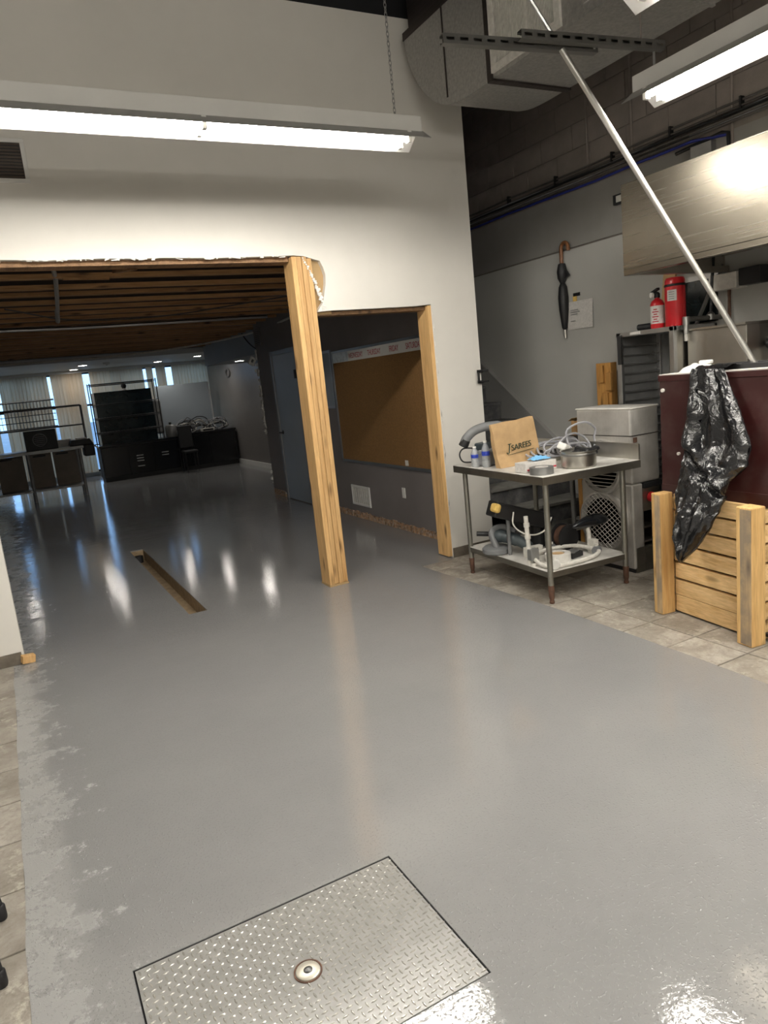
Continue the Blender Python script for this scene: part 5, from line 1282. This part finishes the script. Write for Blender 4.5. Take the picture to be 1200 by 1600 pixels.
# cable heap
cols = ['cable', 'duskwire', 'whitedirty', 'black', 'cable']
for q, (cx, lab) in enumerate(((3.82, 'tangled cable heap on the counter nearest the wire rack'), (4.12, 'pale tangled cable heap in the middle of the counter'), (4.55, 'dark tangled cable heap at the wall end of the counter'))):
    t = thing('cable_heap', lab, 'cables', (cx, 17.2, 0.86), 'cable heaps on the counter')
    for k in range(9):
        pts = []; a0 = R.uniform(0, 6); rx = R.uniform(0.12, 0.30); rz = R.uniform(0.05, 0.17)
        ox, oy = cx + R.uniform(-.06, .06), 17.22 + R.uniform(-.1, .1)
        for i in range(18):
            a = a0 + 2 * pi * i / 18
            pts.append((ox + rx * cos(a) + 0.04 * noise.noise((a, k, q)), oy + 0.14 * sin(a * 2 + k), 0.878 + rz * (1 + sin(a)) + 0.03 * abs(noise.noise((a * 2, k, 9)))))
        MB().tube(pts, R.uniform(.008, .016), 5, True).build('cable_loop', cols[(k + q) % 5], t, smooth=True)
t = thing('metal_canister', 'grey metal canister on the counter among cables', 'canister', (3.38, 17.15, 0.82))
MB().lathe((3.42, 17.12, 0.82), [(0.12, 0.0), (0.13, 0.02), (0.13, 0.24), (0.10, 0.28), (0.02, 0.29)], 20).build('body', 'greymetal', t, smooth=True); MB().cyl((3.42, 17.12, 1.10), (3.42, 17.12, 1.16), 0.03, 10).build('lid_knob', 'black', t)
t = thing('power_strip', 'white box unit lying on counter in front of cables', 'unit', (4.22, 17.0, 0.86))
MB().box((4.08, 16.93, 0.861), (4.40, 17.05, 0.93)).build('unit_body', 'whitedirty', t, bevel=0.006); MB().box((4.12, 16.925, 0.875), (4.36, 16.93, 0.915)).build('socket_row', 'black', t)
t = thing('black_chair', 'black padded chair in front of the counter', 'chair', (3.66, 16.5, 0))
MB().box((3.50, 16.42, 0.44), (3.82, 16.80, 0.50)).build('seat', 'black', t, bevel=0.02); MB().obox((3.66, 16.83, 0.80), (0.32, 0.05, 0.52), (radians(-6), 0, 0)).build('backrest', 'black', t, bevel=0.02)
for x in (3.53, 3.79):
    for y in (16.46, 16.78): MB().cyl((x, y, 0), (x, y, 0.45), 0.014, 8).build('leg', 'black', t)
t = thing('wall_ring', 'dark round wreath hanging on taupe end wall', 'ring', (4.93, 16.9, 2.05))
MB().tube([(4.915, 17.0 + 0.16 * cos(a), 2.16 + 0.085 * sin(a)) for a in [2 * pi * i / 20 for i in range(20)]], 0.022, 6, True).build('ring', 'grey', t, smooth=True)
MB().cyl((4.93, 17.0, 2.24), (4.90, 17.0, 2.26), 0.012, 8).build('hook', 'black', t)
t = thing('wall_device', 'white wall device hanging by torn end of taupe wall', 'device', (3.72, 11.2, 2.15))
MB().obox((3.66, 11.19, 2.15), (0.10, 0.05, 0.13), (0.2, 0.5, 0.3)).build('device_body', 'whiteplastic', t, bevel=0.01); MB().obox((3.655, 11.163, 2.155), (0.04, 0.006, 0.05), (0.2, 0.5, 0.3)).build('device_face', 'grey', t); MB().obox((3.70, 11.18, 2.00), (0.05, 0.04, 0.05)).build('cover', 'whiteplastic', t, bevel=0.008)

# metal table with racks at the left of the far room
t = thing('steel_prep_table', 'long steel table with lower shelf and pipe frame by far windows', 'table', (0.2, 15.4, 0))
MB().box((-1.4, 15.05, 0.93), (1.30, 15.75, 0.985)).build('table_top', 'greymetal', t, bevel=0.004)
MB().box((-1.35, 15.1, 0.20), (1.25, 15.7, 0.235)).build('lower_shelf', 'greymetal', t)
for x, y in ((1.22, 15.12), (1.22, 15.68), (0.30, 15.12), (0.30, 15.68), (-1.3, 15.12), (-1.3, 15.68)): MB().cyl((x, y, 0.0), (x, y, 0.93), 0.03, 10).build('leg', 'greymetal', t, smooth=True)
m = MB(); m.cyl((1.42, 15.6, 0.94), (1.42, 15.6, 1.76), 0.022, 8).cyl((-1.3, 15.6, 1.76), (1.42, 15.6, 1.76), 0.02, 8).cyl((-1.3, 15.6, 1.38), (1.42, 15.6, 1.38), 0.016, 8).box((1.28, 15.56, 0.94), (1.44, 15.64, 0.965)); m.build('pipe_frame', 'strut', t)
MB().box((-1.3, 15.2, 1.375), (1.0, 15.72, 1.395)).build('over_shelf', 'black', t)
t = thing('wire_basket', 'large wire rack basket on top of the steel table', 'basket', (0.4, 15.4, 1.395))
m = MB()
for z in (1.41, 1.53, 1.65, 1.78, 1.91):
    for y in (15.2, 15.55): m.cyl((-0.6, y, z), (0.93, y, z), 0.007, 5)
    for x in (-0.6, 0.93): m.cyl((x, 15.2, z), (x, 15.55, z), 0.007, 5)
for k in range(27):
    x = -0.6 + 1.53 * k / 26
    for y in (15.2, 15.55): m.cyl((x, y, 1.40), (x, y, 1.92), 0.0035, 4)
    m.cyl((x, 15.2, 1.92), (x, 15.55, 1.92), 0.0035, 4)
m.build('wire_cage', 'greymetal', t)
MB().box((-0.6, 15.2, 1.918), (0.93, 15.22, 1.935)).box((-0.6, 15.53, 1.918), (0.93, 15.55, 1.935)).build('rim', 'alu', t)
t = thing('dark_fan_box', 'dark boxy unit with round grille on the steel table', 'unit', (0.57, 15.3, 0.985))
MB().box((0.30, 15.12, 0.986), (0.86, 15.42, 1.36)).build('unit_body', 'black', t, bevel=0.008)
MB().tube([(0.56 + 0.12 * cos(a), 15.115, 1.18 + 0.12 * sin(a)) for a in [2 * pi * i / 24 for i in range(24)]], 0.008, 6, True).build('grille_ring', 'grey', t)
for k in range(6): MB().box((0.46 + 0.01 * abs(k - 2.5), 15.112, 1.09 + 0.036 * k), (0.66 - 0.01 * abs(k - 2.5), 15.12, 1.10 + 0.036 * k)).build('grille_bar', 'grey', t)
t = thing('dark_bin', 'black plastic tote hung over the end of the steel table', 'tote', (1.35, 15.3, 0.985))
MB().prism([(1.06, 0.99), (1.50, 0.99), (1.44, 1.10), (1.10, 1.10)], 'y', 15.1, 15.5).build('tote_lid', 'black', t, bevel=0.01)
MB().box((1.305, 15.1, 0.76), (1.50, 15.5, 0.99)).build('tote_body', 'black', t, bevel=0.02); MB().box((1.2, 15.2, 1.10), (1.38, 15.4, 1.125)).build('papers', 'label', t)
t = thing('paper_stack', 'heap of pale papers on the steel table beside the fan box', 'papers', (1.0, 15.4, 0.985))
for k in range(5): MB().obox((1.0 + R.uniform(-.04, .04), 15.58 + R.uniform(-.03, .03), 0.995 + 0.028 * k), (0.26, 0.2, 0.024), (0, 0, R.uniform(-.3, .3))).build('paper_bundle', 'label', t)
for k, (x0, x1, lab) in enumerate(((-0.25, 0.22, 'beige panel under table end nearest the picture edge'), (0.34, 0.72, 'beige panel in the middle under the steel table'), (0.75, 1.18, 'beige panel under the table end nearest the bin'))):
    t = thing('beige_panel', lab, 'panel', (x0, 15.5, 0.235), 'beige panels under the steel table')
    MB().box((x0, 15.50, 0.236), (x1, 15.56, 0.90)).build('panel', 'beigeboard', t, bevel=0.004); MB().box((x0 + 0.05, 15.49, 0.84), (x0 + 0.28, 15.50, 0.87)).build('grip', 'black', t)
